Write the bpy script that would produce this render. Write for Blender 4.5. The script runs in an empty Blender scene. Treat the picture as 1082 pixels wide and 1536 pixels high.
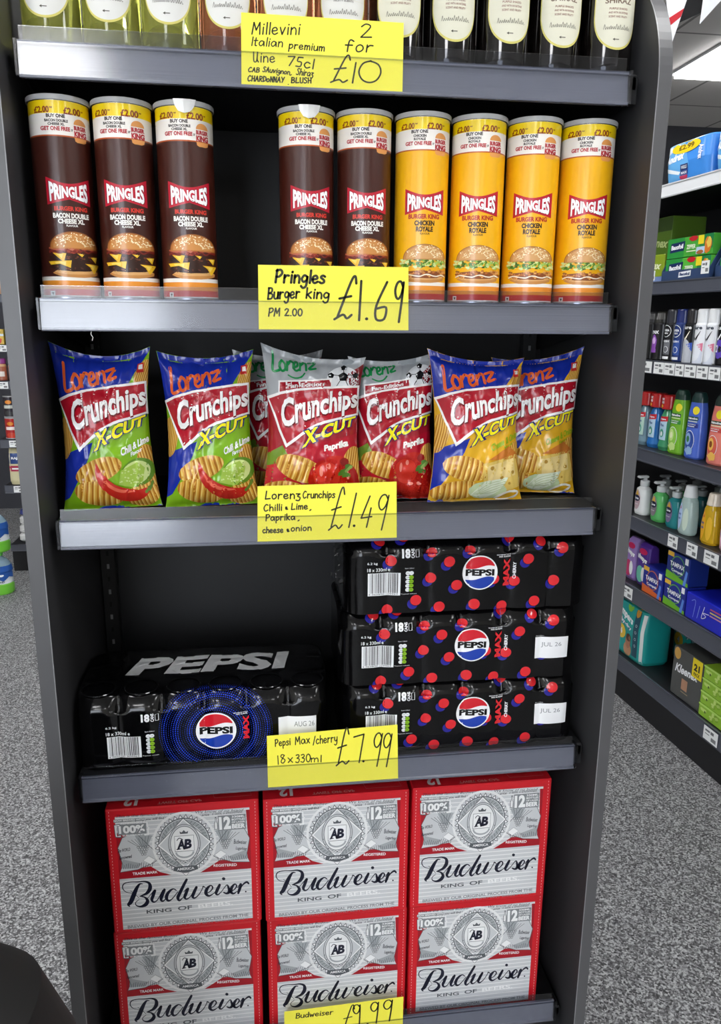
import bpy, math, random
from mathutils import Vector, Matrix, noise
from mathutils.geometry import tessellate_polygon
S = bpy.context.scene
COL = S.collection
PI = math.pi
sin, cos = math.sin, math.cos

# ------------------------------------------------------------------ camera, exposure
def setup_camera():
    f_px, yaw, pit, rol = 1166.05, 0.1352, 0.2399, 0.0078
    f = Vector((sin(yaw)*cos(pit), cos(yaw)*cos(pit), -sin(pit)))
    r = Vector((cos(yaw), -sin(yaw), 0)); u = r.cross(f)
    r2 = r*cos(rol)+u*sin(rol); u2 = -r*sin(rol)+u*cos(rol)
    cd = bpy.data.cameras.new('camera'); cam = bpy.data.objects.new('camera', cd); COL.objects.link(cam)
    cd.sensor_fit = 'VERTICAL'; cd.sensor_height = 36; cd.lens = f_px*36/1536
    cd.clip_start = .02; cd.clip_end = 50
    m = Matrix((r2, u2, -f)).transposed().to_4x4()
    m.translation = (-.1194, -1.1128, 1.32)
    cam.matrix_world = m
    S.camera = cam
setup_camera()
S.view_settings.view_transform = 'Standard'; S.view_settings.look = 'None'
S.view_settings.gamma = 1; S.view_settings.use_curve_mapping = False
S.view_settings.exposure = -0.12
PANEL_STRENGTH = 19.0
w = bpy.data.worlds.new('world'); S.world = w; w.use_nodes = True
w.node_tree.nodes['Background'].inputs[0].default_value = (.88, .93, 1, 1)
w.node_tree.nodes['Background'].inputs[1].default_value = 10.0            # bright overcast day beyond the added window, put in for frontal light
S.cycles.max_bounces = 8; S.cycles.transparent_max_bounces = 24; S.cycles.transmission_bounces = 8

# ------------------------------------------------------------------ materials
def lin(h):
    h = h.lstrip('#'); o = []
    for i in (0, 2, 4):
        c = int(h[i:i+2], 16)/255
        o.append(c/12.92 if c <= .04045 else ((c+.055)/1.055)**2.4)
    return (o[0], o[1], o[2], 1)
MATS = {}
def mat(hexc, rough=.45, metal=0., coat=0., trans=0., ior=1.45, emit=0., spec=.5, bump=0., bscale=60., vary=0., vscale=8., name=None):
    key = (hexc, rough, metal, coat, trans, ior, emit, spec, bump, bscale, vary, vscale)
    if key in MATS: return MATS[key]
    m = bpy.data.materials.new(name or 'surface_'+hexc.lstrip('#')); m.use_nodes = True
    nt = m.node_tree; b = nt.nodes['Principled BSDF']
    b.inputs['Base Color'].default_value = lin(hexc)
    b.inputs['Roughness'].default_value = rough; b.inputs['Metallic'].default_value = metal
    b.inputs['Coat Weight'].default_value = coat; b.inputs['Coat Roughness'].default_value = .08
    b.inputs['Transmission Weight'].default_value = trans; b.inputs['IOR'].default_value = ior
    b.inputs['Specular IOR Level'].default_value = spec
    if emit:
        b.inputs['Emission Color'].default_value = lin(hexc); b.inputs['Emission Strength'].default_value = emit
    if bump or vary:
        tc = nt.nodes.new('ShaderNodeTexCoord')
    if vary:
        n = nt.nodes.new('ShaderNodeTexNoise'); n.inputs['Scale'].default_value = vscale; n.inputs['Detail'].default_value = 6
        nt.links.new(tc.outputs['Object'], n.inputs['Vector'])
        hv = nt.nodes.new('ShaderNodeHueSaturation'); hv.inputs['Color'].default_value = lin(hexc)
        mr = nt.nodes.new('ShaderNodeMapRange'); mr.inputs['To Min'].default_value = 1-vary; mr.inputs['To Max'].default_value = 1+vary
        nt.links.new(n.outputs['Fac'], mr.inputs['Value']); nt.links.new(mr.outputs['Result'], hv.inputs['Value'])
        nt.links.new(hv.outputs['Color'], b.inputs['Base Color'])
    if bump:
        n2 = nt.nodes.new('ShaderNodeTexNoise'); n2.inputs['Scale'].default_value = bscale; n2.inputs['Detail'].default_value = 3
        bp = nt.nodes.new('ShaderNodeBump'); bp.inputs['Strength'].default_value = bump; bp.inputs['Distance'].default_value = .002
        nt.links.new(tc.outputs['Object'], n2.inputs['Vector'])
        nt.links.new(n2.outputs['Fac'], bp.inputs['Height']); nt.links.new(bp.outputs['Normal'], b.inputs['Normal'])
    MATS[key] = m
    return m
def ink(h): return mat(h, .4)                       # print on card or paper
def foil(h): return mat(h, .22, 0, .35)             # print on glossy film
def can_ink(h): return mat(h, .3, 0, .25)           # print on a tube under clear film
def clear_mat(name, tint, gloss, fac):
    m = bpy.data.materials.new(name); m.use_nodes = True; nt = m.node_tree; nt.nodes.clear()
    o = nt.nodes.new('ShaderNodeOutputMaterial'); mx = nt.nodes.new('ShaderNodeMixShader')
    t = nt.nodes.new('ShaderNodeBsdfTransparent'); t.inputs[0].default_value = tint
    g = nt.nodes.new('ShaderNodeBsdfGlossy'); g.inputs['Roughness'].default_value = gloss
    fr = nt.nodes.new('ShaderNodeLayerWeight'); fr.inputs['Blend'].default_value = .5
    pw = nt.nodes.new('ShaderNodeMath'); pw.operation = 'POWER'; pw.inputs[1].default_value = 4
    nt.links.new(fr.outputs['Facing'], pw.inputs[0])
    mp = nt.nodes.new('ShaderNodeMapRange'); mp.inputs['To Min'].default_value = fac; mp.inputs['To Max'].default_value = 1
    nt.links.new(pw.outputs[0], mp.inputs['Value']); nt.links.new(mp.outputs['Result'], mx.inputs[0])
    nt.links.new(t.outputs[0], mx.inputs[1]); nt.links.new(g.outputs[0], mx.inputs[2]); nt.links.new(mx.outputs[0], o.inputs[0])
    return m
CLEAR = clear_mat('clear_plastic', (.95, .96, .975, 1), .13, .085)
CLEARGREY = clear_mat('clear_grey_plastic', (.62, .64, .7, 1), .18, .06)
FILM = clear_mat('clear_film', (.9, .9, .9, 1), .1, .08)

# ------------------------------------------------------------------ 2-D print artwork
_gl = {}
def glyphs(s, bold=0., shear=0., space=1.):
    k = (s, bold, shear, space)
    if k not in _gl:
        cu = bpy.data.curves.new('t', 'FONT'); cu.body = s; cu.size = 1; cu.offset = bold; cu.shear = shear
        cu.space_character = space; cu.resolution_u = 3
        ob = bpy.data.objects.new('t', cu); COL.objects.link(ob)
        dg = bpy.context.evaluated_depsgraph_get(); ev = ob.evaluated_get(dg); me = ev.to_mesh()
        me.calc_loop_triangles()
        vs = [(v.co.x, v.co.y) for v in me.vertices]; tr = [tuple(t.vertices) for t in me.loop_triangles]
        ev.to_mesh_clear(); bpy.data.objects.remove(ob); bpy.data.curves.remove(cu)
        _gl[k] = (vs, tr)
    return _gl[k]
def catmull(p, n=6):
    if len(p) < 3: return [tuple(map(float, q)) for q in p]
    out = []
    for i in range(len(p)-1):
        a = p[max(i-1, 0)]; b = p[i]; c = p[i+1]; d = p[min(i+2, len(p)-1)]
        for k in range(n):
            t = k/n
            out.append(tuple(.5*((2*b[j])+(-a[j]+c[j])*t+(2*a[j]-5*b[j]+4*c[j]-d[j])*t*t+(-a[j]+3*b[j]-3*c[j]+d[j])*t**3) for j in range(len(b))))
    out.append(tuple(map(float, p[-1])))
    return out
class Art:
    def __init__(s, T=None): s.items = []; s.T = T or (lambda x, y: (x, y))
    def add(s, vs, tris, m, lvl, raw=False):
        if not tris: return
        s.items.append((lvl, m, [(v if raw else s.T(*v)) for v in vs], tris))
    def poly(s, pts, m, lvl=0, raw=False):
        if len(pts) > 2:
            tr = tessellate_polygon([[Vector((p[0], p[1], 0)) for p in pts]])
            s.add([tuple(p[:2]) for p in pts], [tuple(t) for t in tr], m, lvl, raw)
    def rect(s, x0, y0, x1, y1, m, lvl=0, raw=False):
        s.poly([(x0, y0), (x1, y0), (x1, y1), (x0, y1)], m, lvl, raw)
    def ell(s, cx, cy, rx, ry, m, lvl=0, n=24, rot=0., raw=False, a0=0., a1=2*PI):
        pts = []
        full = a1-a0 > 6.28
        for i in range(n+(0 if full else 1)):
            a = a0+(a1-a0)*i/n; x = rx*cos(a); y = ry*sin(a)
            pts.append((cx+x*cos(rot)-y*sin(rot), cy+x*sin(rot)+y*cos(rot)))
        s.add([(cx, cy)]+pts, [(0, i+1, (i+1) % len(pts)+1) for i in range(len(pts) if full else len(pts)-1)], m, lvl, raw)
    def ring(s, cx, cy, rx, ry, w, m, lvl=0, n=36, raw=False, a0=0., a1=2*PI):
        vs = []
        for i in range(n+1):
            a = a0+(a1-a0)*i/n
            vs += [(cx+rx*cos(a), cy+ry*sin(a)), (cx+(rx-w)*cos(a), cy+(ry-w)*sin(a))]
        s.add(vs, [t for i in range(n) for t in ((2*i, 2*i+1, 2*i+2), (2*i+1, 2*i+3, 2*i+2))], m, lvl, raw)
    def blob(s, cx, cy, rx, ry, m, lvl=0, n=18, j=.12, seed=0, raw=False):
        rd = random.Random(seed)
        pts = []
        for i in range(n):
            a = 2*PI*i/n; k = 1+rd.uniform(-j, j)
            pts.append((cx+rx*k*cos(a), cy+ry*k*sin(a)))
        s.add([(cx, cy)]+pts, [(0, i+1, (i+1) % n+1) for i in range(n)], m, lvl, raw)
    def stroke(s, pts, wd, m, lvl=0, smooth=True, raw=False, n=5, caps=True):
        if len(pts[0]) == 2: pts = [(p[0], p[1], wd) for p in pts]
        p = catmull(pts, n) if smooth else pts
        vs = []; tr = []
        for i in range(len(p)):
            a = p[max(i-1, 0)]; b = p[min(i+1, len(p)-1)]
            dx, dy = b[0]-a[0], b[1]-a[1]; L = math.hypot(dx, dy) or 1
            h = max(p[i][2], .01)/2 if p[i][2] > .01 else p[i][2]/2
            vs += [(p[i][0]-dy/L*h, p[i][1]+dx/L*h), (p[i][0]+dy/L*h, p[i][1]-dx/L*h)]
        for i in range(len(p)-1): tr += [(2*i, 2*i+1, 2*i+2), (2*i+1, 2*i+3, 2*i+2)]
        s.add(vs, tr, m, lvl, raw)
        if caps:
            for q in (p[0], p[-1]): s.ell(q[0], q[1], q[2]/2, q[2]/2, m, lvl, 8, raw=raw)
    def textf(s, txt, f, m, lvl=0, bold=0., shear=0., space=1., raw=False, split=0):
        vs, tr = glyphs(txt, bold, shear, space)
        if not vs: return
        x0 = min(v[0] for v in vs); x1 = max(v[0] for v in vs); y0 = min(v[1] for v in vs); y1 = max(v[1] for v in vs)
        s.add([f((v[0]-x0)/(x1-x0), (v[1]-y0)/(y1-y0)) for v in vs], tr, m, lvl, raw)
    def text(s, txt, x0, y0, x1, y1, m, lvl=0, bold=.02, shear=0., raw=False, space=1.):
        """ink box: (x0,y0) lower-left of the letters, (x1,y1) upper-right, in the art's own coordinates"""
        s.textf(txt, lambda u, v: (x0+u*(x1-x0), y0+v*(y1-y0)), m, lvl, bold, shear, space, raw)
    def textq(s, txt, q, m, lvl=0, bold=.02, shear=0., raw=False, grow=0.):
        (ax, ay), (bx, by), (cx, cy), (dx, dy) = q       # lower-left, lower-right, upper-right, upper-left
        def f(u, v):
            u = -grow+u*(1+2*grow); v = -grow+v*(1+2*grow)
            return ((ax*(1-u)+bx*u)*(1-v)+(dx*(1-u)+cx*u)*v, (ay*(1-u)+by*u)*(1-v)+(dy*(1-u)+cy*u)*v)
        s.textf(txt, f, m, lvl, bold, shear, 1., raw)
    def crisp(s, cx, cy, rx, ry, rot, lvl=2, base='#d9a441', dark='#b0701f', lite='#efcb6e', n=9, film=None, bend=.0):
        F = film or foil
        s.ell(cx, cy, rx, ry, F(base), lvl, 26, rot)
        c, q = cos(rot), sin(rot)
        for k in range(n):
            for o, wd, cc in ((0, .34, dark), (.42, .26, lite)):
                t0 = -1+2*(k+o+.15)/n; t1 = t0+2*wd/n
                if t1 >= .985: continue
                a = math.sqrt(max(0, 1-t0*t0))*.97; b = math.sqrt(max(0, 1-t1*t1))*.97
                pts = []
                for (tt, l) in ((t0, a), (t1, b)):
                    row = [(tt*rx+bend*rx*(1-(e/4)**2)*.0, e/4*l*ry) for e in range(-4, 5)]
                    pts.append(row)
                loop = pts[0]+pts[1][::-1]
                s.poly([(cx+x*c-y*q, cy+x*q+y*c) for x, y in loop], F(cc), lvl+1)
def subdivide(vs, tris, L):
    vs = list(vs); out = []; mid = {}; L2 = L*L
    stack = list(tris)
    while stack:
        a, b, c = stack.pop()
        d = [((vs[i][0]-vs[j][0])**2+(vs[i][1]-vs[j][1])**2, i, j, k) for i, j, k in ((a, b, c), (b, c, a), (c, a, b))]
        m = max(d, key=lambda t: t[0])
        if m[0] <= L2: out.append((a, b, c)); continue
        _, i, j, k = m; key = (min(i, j), max(i, j))
        if key not in mid:
            mid[key] = len(vs); vs.append(((vs[i][0]+vs[j][0])/2, (vs[i][1]+vs[j][1])/2))
        n = mid[key]; stack += [(i, n, k), (n, j, k)]
    return vs, out

# ------------------------------------------------------------------ mesh builder
class MB:
    def __init__(s): s.v = []; s.f = []; s.m = []; s.sm = []
    def add(s, vs, fs, m, smooth=False):
        o = len(s.v); s.v += [tuple(v) for v in vs]
        for f in fs: s.f.append(tuple(i+o for i in f)); s.m.append(m); s.sm.append(smooth)
        return s
    def box(s, x0, x1, y0, y1, z0, z1, m, ch=0.):
        if ch <= 0:
            s.add([(x, y, z) for x in (x0, x1) for y in (y0, y1) for z in (z0, z1)],
                  [(0, 1, 3, 2), (4, 6, 7, 5), (0, 4, 5, 1), (2, 3, 7, 6), (0, 2, 6, 4), (1, 5, 7, 3)], m)
            return s
        c = ch; V = []; idx = {}
        for ix, (X, sx) in enumerate(((x0, 1), (x1, -1))):
            for iy, (Y, sy) in enumerate(((y0, 1), (y1, -1))):
                for iz, (Z, sz) in enumerate(((z0, 1), (z1, -1))):
                    for ax in range(3):
                        p = [X+sx*c, Y+sy*c, Z+sz*c]; p[ax] = (X, Y, Z)[ax]
                        idx[(ix, iy, iz, ax)] = len(V); V.append(tuple(p))
        F = []
        for ax in range(3):
            b1, b2 = [a for a in range(3) if a != ax]
            for e in (0, 1):
                q = []
                for (i, j) in ((0, 0), (1, 0), (1, 1), (0, 1)):
                    k = [0, 0, 0]; k[ax] = e; k[b1] = i; k[b2] = j; q.append(idx[(k[0], k[1], k[2], ax)])
                F.append(q)
            for i in (0, 1):
                for j in (0, 1):
                    q = []
                    for t, axx in ((0, b1), (0, b2), (1, b2), (1, b1)):
                        k = [0, 0, 0]; k[ax] = t; k[b1] = i; k[b2] = j; q.append(idx[(k[0], k[1], k[2], axx)])
                    F.append(q)
        for i in (0, 1):
            for j in (0, 1):
                for k in (0, 1): F.append([idx[(i, j, k, a)] for a in range(3)])
        cen = Vector(((x0+x1)/2, (y0+y1)/2, (z0+z1)/2)); G = []
        for f in F:
            P = [Vector(V[i]) for i in f]; nrm = (P[1]-P[0]).cross(P[2]-P[0])
            G.append(f if nrm.dot(sum(P, Vector())/len(P)-cen) > 0 else f[::-1])
        s.add(V, G, m); return s
    def lathe(s, prof, n, ms, cx=0, cy=0, cap0=True, cap1=True, smooth=True, sx=1., sy=1.):
        """prof: (r, z) going up; ms one material or one per ring gap"""
        V = []
        for r, z in prof:
            for i in range(n): V.append((cx+sx*r*sin(2*PI*i/n), cy-sy*r*cos(2*PI*i/n), z))
        for k in range(len(prof)-1):
            m = ms[k] if isinstance(ms, (list, tuple)) else ms
            s.add([], [], m)
            o = len(s.v)
            s.add(V[k*n:(k+2)*n], [(i, (i+1) % n, n+(i+1) % n, n+i) for i in range(n)], m, smooth)
        m0 = ms[0] if isinstance(ms, (list, tuple)) else ms; m1 = ms[-1] if isinstance(ms, (list, tuple)) else ms
        if cap0: s.add(V[:n], [tuple(range(n))[::-1]], m0)
        if cap1: s.add(V[-n:], [tuple(range(n))], m1)
        return s
    def prism(s, pts, axis, a0, a1, m):
        """polygon in the two other axes, extruded along axis"""
        n = len(pts)
        def P(p, a):
            if axis == 'x': return (a, p[0], p[1])
            if axis == 'y': return (p[0], a, p[1])
            return (p[0], p[1], a)
        V = [P(p, a0) for p in pts]+[P(p, a1) for p in pts]
        tr = tessellate_polygon([[Vector((p[0], p[1], 0)) for p in pts]])
        F = [(i, (i+1) % n, n+(i+1) % n, n+i) for i in range(n)]
        F += [tuple(t) for t in tr]+[tuple(i+n for i in t)[::-1] for t in tr]
        s.add(V, F, m); return s
    def tube(s, path, r, m, n=8):
        P = [Vector(p) for p in path]; V = []
        for i, p in enumerate(P):
            d = (P[min(i+1, len(P)-1)]-P[max(i-1, 0)]).normalized()
            a = d.cross(Vector((0, 0, 1)) if abs(d.z) < .9 else Vector((1, 0, 0))).normalized(); b = d.cross(a)
            rr = r[i] if isinstance(r, (list, tuple)) else r
            for k in range(n): V.append(p+a*rr*cos(2*PI*k/n)+b*rr*sin(2*PI*k/n))
        F = [(i*n+k, i*n+(k+1) % n, (i+1)*n+(k+1) % n, (i+1)*n+k) for i in range(len(P)-1) for k in range(n)]
        F += [tuple(range(n))[::-1], tuple(range((len(P)-1)*n, len(P)*n))]
        s.add(V, F, m, True); return s
    def grid(s, fn, nu, nv, m, smooth=True, flip=False, u0=0., u1=1., v0=0., v1=1.):
        V = [fn(u0+(u1-u0)*i/nu, v0+(v1-v0)*j/nv) for j in range(nv+1) for i in range(nu+1)]
        w = nu+1; F = []
        for j in range(nv):
            for i in range(nu):
                q = (j*w+i, j*w+i+1, (j+1)*w+i+1, (j+1)*w+i); F.append(q[::-1] if flip else q)
        s.add(V, F, m, smooth); return s
    def art(s, art, fn, base=.0003, step=.00012, maxlen=None, smooth=True):
        """fn(x, y) -> (position, normal)"""
        for lvl, m, vs, tr in art.items:
            if maxlen: vs, tr = subdivide(vs, tr, maxlen)
            out = []
            for x, y in vs:
                p, n = fn(x, y); out.append(p+n*(base+lvl*step))
            s.add(out, tr, m, smooth)
        return s
    def build(s, name, parent=None, loc=None, rotz=0.):
        me = bpy.data.meshes.new(name); me.from_pydata(s.v, [], s.f)
        sl = {}
        for m in s.m:
            if m.name not in sl: sl[m.name] = len(sl); me.materials.append(m)
        me.polygons.foreach_set('material_index', [sl[m.name] for m in s.m])
        me.polygons.foreach_set('use_smooth', s.sm)
        me.update()
        o = bpy.data.objects.new(name, me); COL.objects.link(o)
        if parent: o.parent = parent
        if loc is not None: o.location = loc
        o.rotation_euler = (0, 0, rotz)
        return o
def flat(o=(0, 0, 0), ex=(1, 0, 0), ey=(0, 0, 1)):
    o, ex, ey = Vector(o), Vector(ex), Vector(ey); n = ex.cross(ey).normalized()
    return lambda x, y: (o+ex*x+ey*y, n)
def cyl(R, sx=1., sy=1., z0=0.):
    return lambda x, y: (Vector((sx*R*sin(x/R), -sy*R*cos(x/R), z0+y)), Vector((sin(x/R), -cos(x/R), 0)))
def tag(o, label, cat, group=None):
    o['label'] = label; o['category'] = cat
    if group: o['group'] = group
    return o
def thing(name, label, cat, loc=(0, 0, 0), rotz=0., group=None):
    o = bpy.data.objects.new(name, None); COL.objects.link(o); o.empty_display_size = .05
    o.location = loc; o.rotation_euler = (0, 0, rotz)
    return tag(o, label, cat, group)
KIDS = {}
def copy_thing(src, label, loc, rotz=0., rot=None, group=None):
    def rec(o, par):
        c = o.copy(); COL.objects.link(c)
        if par: c.parent = par; c.matrix_parent_inverse = o.matrix_parent_inverse.copy()
        for k in o.children: rec(k, c)
        return c
    r = rec(src, None); r.location = loc; r.rotation_euler = rot or (0, 0, rotz); r['label'] = label
    if group: r['group'] = group
    return r
def struct(o): o['kind'] = 'structure'; return o

# ------------------------------------------------------------------ handwriting
HW = {
'a': '.46,.5 .2,.6 .02,.3 .18,.02 .4,.2 .46,.55 .52,.02', 'b': '.05,1 .05,.05|.05,.4 .3,.58 .44,.3 .25,0 .05,.08',
'c': '.42,.5 .2,.6 .02,.3 .2,0 .45,.12', 'd': '.42,.45 .2,.6 .02,.28 .2,0 .42,.2|.45,1 .46,0',
'e': '.05,.28 .4,.36 .3,.58 .08,.5 .04,.2 .22,0 .46,.12', 'f': '.45,.88 .28,1 .18,.8 .16,0|0,.55 .4,.55',
'g': '.42,.5 .2,.6 .03,.33 .18,.08 .42,.25 .45,.55 .42,-.2 .2,-.4 .02,-.25', 'h': '.05,1 .05,0|.05,.35 .25,.6 .42,.42 .44,0',
'i': '.08,.6 .08,0|.1,.82 .11,.86', 'k': '.05,1 .05,0|.42,.62 .07,.3|.13,.34 .45,0', 'l': '.08,1 .08,0',
'm': '.03,.6 .05,0|.05,.4 .2,.6 .3,.45 .3,0|.3,.4 .48,.6 .58,.42 .6,0', 'n': '.05,.6 .05,0|.05,.38 .25,.6 .42,.42 .44,0',
'o': '.22,.6 .08,.5 .03,.3 .08,.08 .2,0 .36,.1 .43,.3 .36,.52 .22,.6', 'p': '.05,.6 .05,-.4|.05,.42 .28,.6 .44,.3 .22,.02 .05,.1',
'r': '.05,.6 .05,0|.05,.36 .2,.56 .38,.55', 's': '.38,.52 .2,.6 .06,.46 .3,.26 .34,.08 .15,0 0,.08',
't': '.15,.92 .15,.1 .3,.02|0,.6 .34,.62', 'u': '.04,.6 .06,.1 .25,0 .42,.2 .44,.6|.44,.6 .46,0', 'v': '.02,.6 .2,0|.2,0 .4,.6',
'w': '.02,.6 .15,0|.15,0 .3,.45|.3,.45 .45,0|.45,0 .6,.6', 'x': '.02,.6 .4,0|.4,.6 .02,0',
'y': '.04,.6 .08,.2 .25,.12 .42,.3|.44,.6 .4,-.2 .2,-.4 .02,-.3', 'z': '.02,.6 .38,.58|.38,.58 .14,.32 .4,.12 .3,-.25 .02,-.2',
'M': '.02,0 .1,1|.1,1 .32,.35|.32,.35 .56,1|.56,1 .62,0', 'I': '.06,1 .06,0', 'W': '.05,1 .1,.1 .32,.05 .4,.5|.42,1 .4,.3 .52,0',
'P': '.08,1 .05,0|.03,.92 .35,1 .5,.75 .3,.48 .08,.45', 'B': '.08,1 .05,0|.05,.98 .4,.95 .42,.65 .1,.52|.1,.52 .5,.4 .42,.05 .03,0',
'L': '.12,1 .05,0|.05,0 .5,.06', 'C': '.5,.9 .28,1 .04,.5 .2,0 .52,.15', 'A': '.02,0 .26,1|.26,1 .5,0|.1,.38 .42,.38',
'S': '.44,.9 .2,1 .06,.75 .36,.42 .38,.1 .15,0 .02,.1', 'H': '.05,1 .05,0|.45,1 .45,0|.05,.5 .45,.5', 'D': '.06,1 .05,0|.05,1 .42,.85 .46,.3 .05,0',
'N': '.05,0 .06,1|.06,1 .42,0|.42,0 .44,1', 'O': '.25,1 .09,.85 .03,.5 .09,.15 .24,0 .4,.13 .47,.48 .41,.84 .25,1', 'R': '.06,1 .05,0|.05,.98 .42,.9 .38,.55 .06,.5|.12,.5 .46,0',
'U': '.04,1 .06,.15 .26,0 .44,.2 .46,1', 'Y': '.02,1 .22,.5|.46,1 .15,0', 'K': '.05,1 .05,0|.45,1 .06,.45|.1,.48 .46,0', 'J': '.4,1 .38,.2 .2,0 .02,.15',
'0': '.27,1 .11,.88 .03,.5 .1,.14 .25,0 .4,.12 .48,.48 .42,.84 .25,1', '1': '.1,1 .04,0', '2': '.04,.8 .22,1 .42,.78 .05,.02|.05,.02 .5,.04',
'3': '.05,.92 .3,1 .38,.75 .15,.55|.15,.55 .42,.4 .3,0 .02,.08', '4': '.3,1 .02,.3|.02,.3 .5,.34|.42,.62 .32,0',
'5': '.45,1 .12,.98|.12,.98 .08,.58 .38,.5 .35,.08 .02,.05', '6': '.38,1 .08,.4 .1,.05 .36,.05 .4,.35 .1,.32',
'7': '.02,.92 .5,1|.5,1 .2,0', '8': '.4,.85 .2,1 .1,.75 .4,.3 .2,0 .05,.25 .4,.85', '9': '.45,.86 .33,.99 .16,.96 .06,.8 .1,.64 .22,.57 .36,.66 .44,.82|.47,.97 .40,.5 .3,0',
'£': '.62,.82 .55,1 .42,.85 .12,.05|.02,-.02 .3,.08 .45,-.02 .6,.06|.1,.48 .5,.52', '.': '.06,.02 .07,.03', ',': '.08,.06 .02,-.15', '/': '.3,1 0,-.1',
'&': '.3,.3 .1,.35 .12,.55 .28,.5 .1,.25 .2,.05 .4,.1', '-': '.02,.4 .3,.42'}
HWG = {k: [[tuple(map(float, p.split(','))) for p in st.split()] for st in v.split('|')] for k, v in HW.items()}
def hand(art, s, x0, y0, x1, y1, cap, pen, m, lvl=1, slant=.1):
    """handwriting from (x0,y0) to (x1,y1) along its baseline (y down in the art's coordinates)"""
    xs = []; x = 0
    for ch in s:
        if ch == ' ': x += .35; continue
        g = HWG[ch]; wd = max(p[0] for st in g for p in st)
        xs.append((ch, x)); x += wd+.16
    tot = x-.16; L = math.hypot(x1-x0, y1-y0); ex = ((x1-x0)/tot, (y1-y0)/tot); ux, uy = (x1-x0)/L, (y1-y0)/L
    for ch, gx in xs:
        for st in HWG[ch]:
            pts = []
            for px, py in st:
                a = gx+px
                pts.append((x0+ex[0]*a+uy*cap*py+slant*cap*py*ux, y0+ex[1]*a-ux*cap*py+slant*cap*py*uy))
            art.stroke(pts, pen, m, lvl, n=4)

# ------------------------------------------------------------------ the room
GA = math.radians(-85.52)                      # right-hand aisle shelving: its front faces the aisle
GT = Vector((-.0781, .9969, 0)); GN = Vector((.9969, .0781, 0)); GO = Vector((1.184, .899, 0))
def gpos(u, d, z): return GO+GT*u+GN*d+Vector((0, 0, z))

def floor_mat():
    m = bpy.data.materials.new('speckled_floor'); m.use_nodes = True; nt = m.node_tree; b = nt.nodes['Principled BSDF']
    tc = nt.nodes.new('ShaderNodeTexCoord')
    v = nt.nodes.new('ShaderNodeTexVoronoi'); v.inputs['Scale'].default_value = 260
    n = nt.nodes.new('ShaderNodeTexNoise'); n.inputs['Scale'].default_value = 150; n.inputs['Detail'].default_value = 4; n.inputs['Roughness'].default_value = .75
    r = nt.nodes.new('ShaderNodeValToRGB')
    e = r.color_ramp.elements
    e[0].position = .28; e[0].color = lin('#28282a'); e[1].position = .74; e[1].color = lin('#bcbdbe')
    k = r.color_ramp.elements.new(.5); k.color = lin('#6b6b6d')
    mx = nt.nodes.new('ShaderNodeMix'); mx.data_type = 'FLOAT'; mx.inputs[0].default_value = .45
    sp = nt.nodes.new('ShaderNodeSeparateColor')
    for q in (v, n): nt.links.new(tc.outputs['Object'], q.inputs['Vector'])
    nt.links.new(v.outputs['Color'], sp.inputs[0])
    nt.links.new(n.outputs['Fac'], mx.inputs[2]); nt.links.new(sp.outputs[0], mx.inputs[3])
    nt.links.new(mx.outputs[0], r.inputs['Fac']); nt.links.new(r.outputs['Color'], b.inputs['Base Color'])
    b.inputs['Roughness'].default_value = .55
    return m
RX0, RX1, RY0, RY1, RZ = -3.4, 4.2, -5.2, 4.6, 2.7
FM = floor_mat()
struct(MB().box(RX0, RX1, RY0, RY1, -.05, 0, FM).build('floor'))
def ceil_mat():
    m = bpy.data.materials.new('ceiling_tile'); m.use_nodes = True; nt = m.node_tree; b = nt.nodes['Principled BSDF']
    tc = nt.nodes.new('ShaderNodeTexCoord'); br = nt.nodes.new('ShaderNodeTexBrick')
    br.offset = 0; br.inputs['Scale'].default_value = 1; br.inputs['Brick Width'].default_value = .604; br.inputs['Row Height'].default_value = .604
    br.inputs['Mortar Size'].default_value = .009; br.inputs['Color1'].default_value = lin('#dcd9d6'); br.inputs['Color2'].default_value = lin('#d8d5d2')
    br.inputs['Mortar'].default_value = lin('#8a8886')
    mp = nt.nodes.new('ShaderNodeMapping'); mp.inputs['Location'].default_value = (-.128, -.459, 0)
    nt.links.new(tc.outputs['Object'], mp.inputs['Vector']); nt.links.new(mp.outputs['Vector'], br.inputs['Vector'])
    nt.links.new(br.outputs['Color'], b.inputs['Base Color']); b.inputs['Roughness'].default_value = .9
    return m
struct(MB().box(RX0, RX1, RY0, RY1, RZ, RZ+.05, ceil_mat()).build('ceiling'))
WALL = mat('#3b3c42', .8, vary=.05); PALE = mat('#d6d4cf', .85, vary=.04)
struct(MB().box(RX0-.1, RX1+.1, RY1, RY1+.1, 0, RZ, WALL).build('wall_back'))
WX0, WX1, WZ0, WZ1 = -3.1, -.75, .12, 2.35                    # added, unseen window behind the camera, for frontal light and rail reflections
struct(MB().box(RX0-.1, WX0, RY0-.1, RY0, 0, RZ, PALE).box(WX1, RX1+.1, RY0-.1, RY0, 0, RZ, PALE).box(WX0, WX1, RY0-.1, RY0, 0, WZ0, PALE).box(WX0, WX1, RY0-.1, RY0, WZ1, RZ, PALE).build('wall_front'))
wn = MB(); WFR = mat('#34363a', .4)
for x in (WX0, (WX0+WX1)/2-.02, WX1-.04): wn.box(x, x+.04, RY0-.07, RY0-.03, WZ0, WZ1, WFR)
for z in (WZ0, WZ1-.04): wn.box(WX0, WX1, RY0-.07, RY0-.03, z, z+.04, WFR)
wn.add([(WX0, RY0-.05, WZ0), (WX1, RY0-.05, WZ0), (WX1, RY0-.05, WZ1), (WX0, RY0-.05, WZ1)], [(0, 1, 2, 3)], CLEAR)
struct(wn.build('added_window_1'))
struct(MB().box(RX0-.1, RX0, RY0, RY1, 0, RZ, PALE).build('wall_left'))
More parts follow.
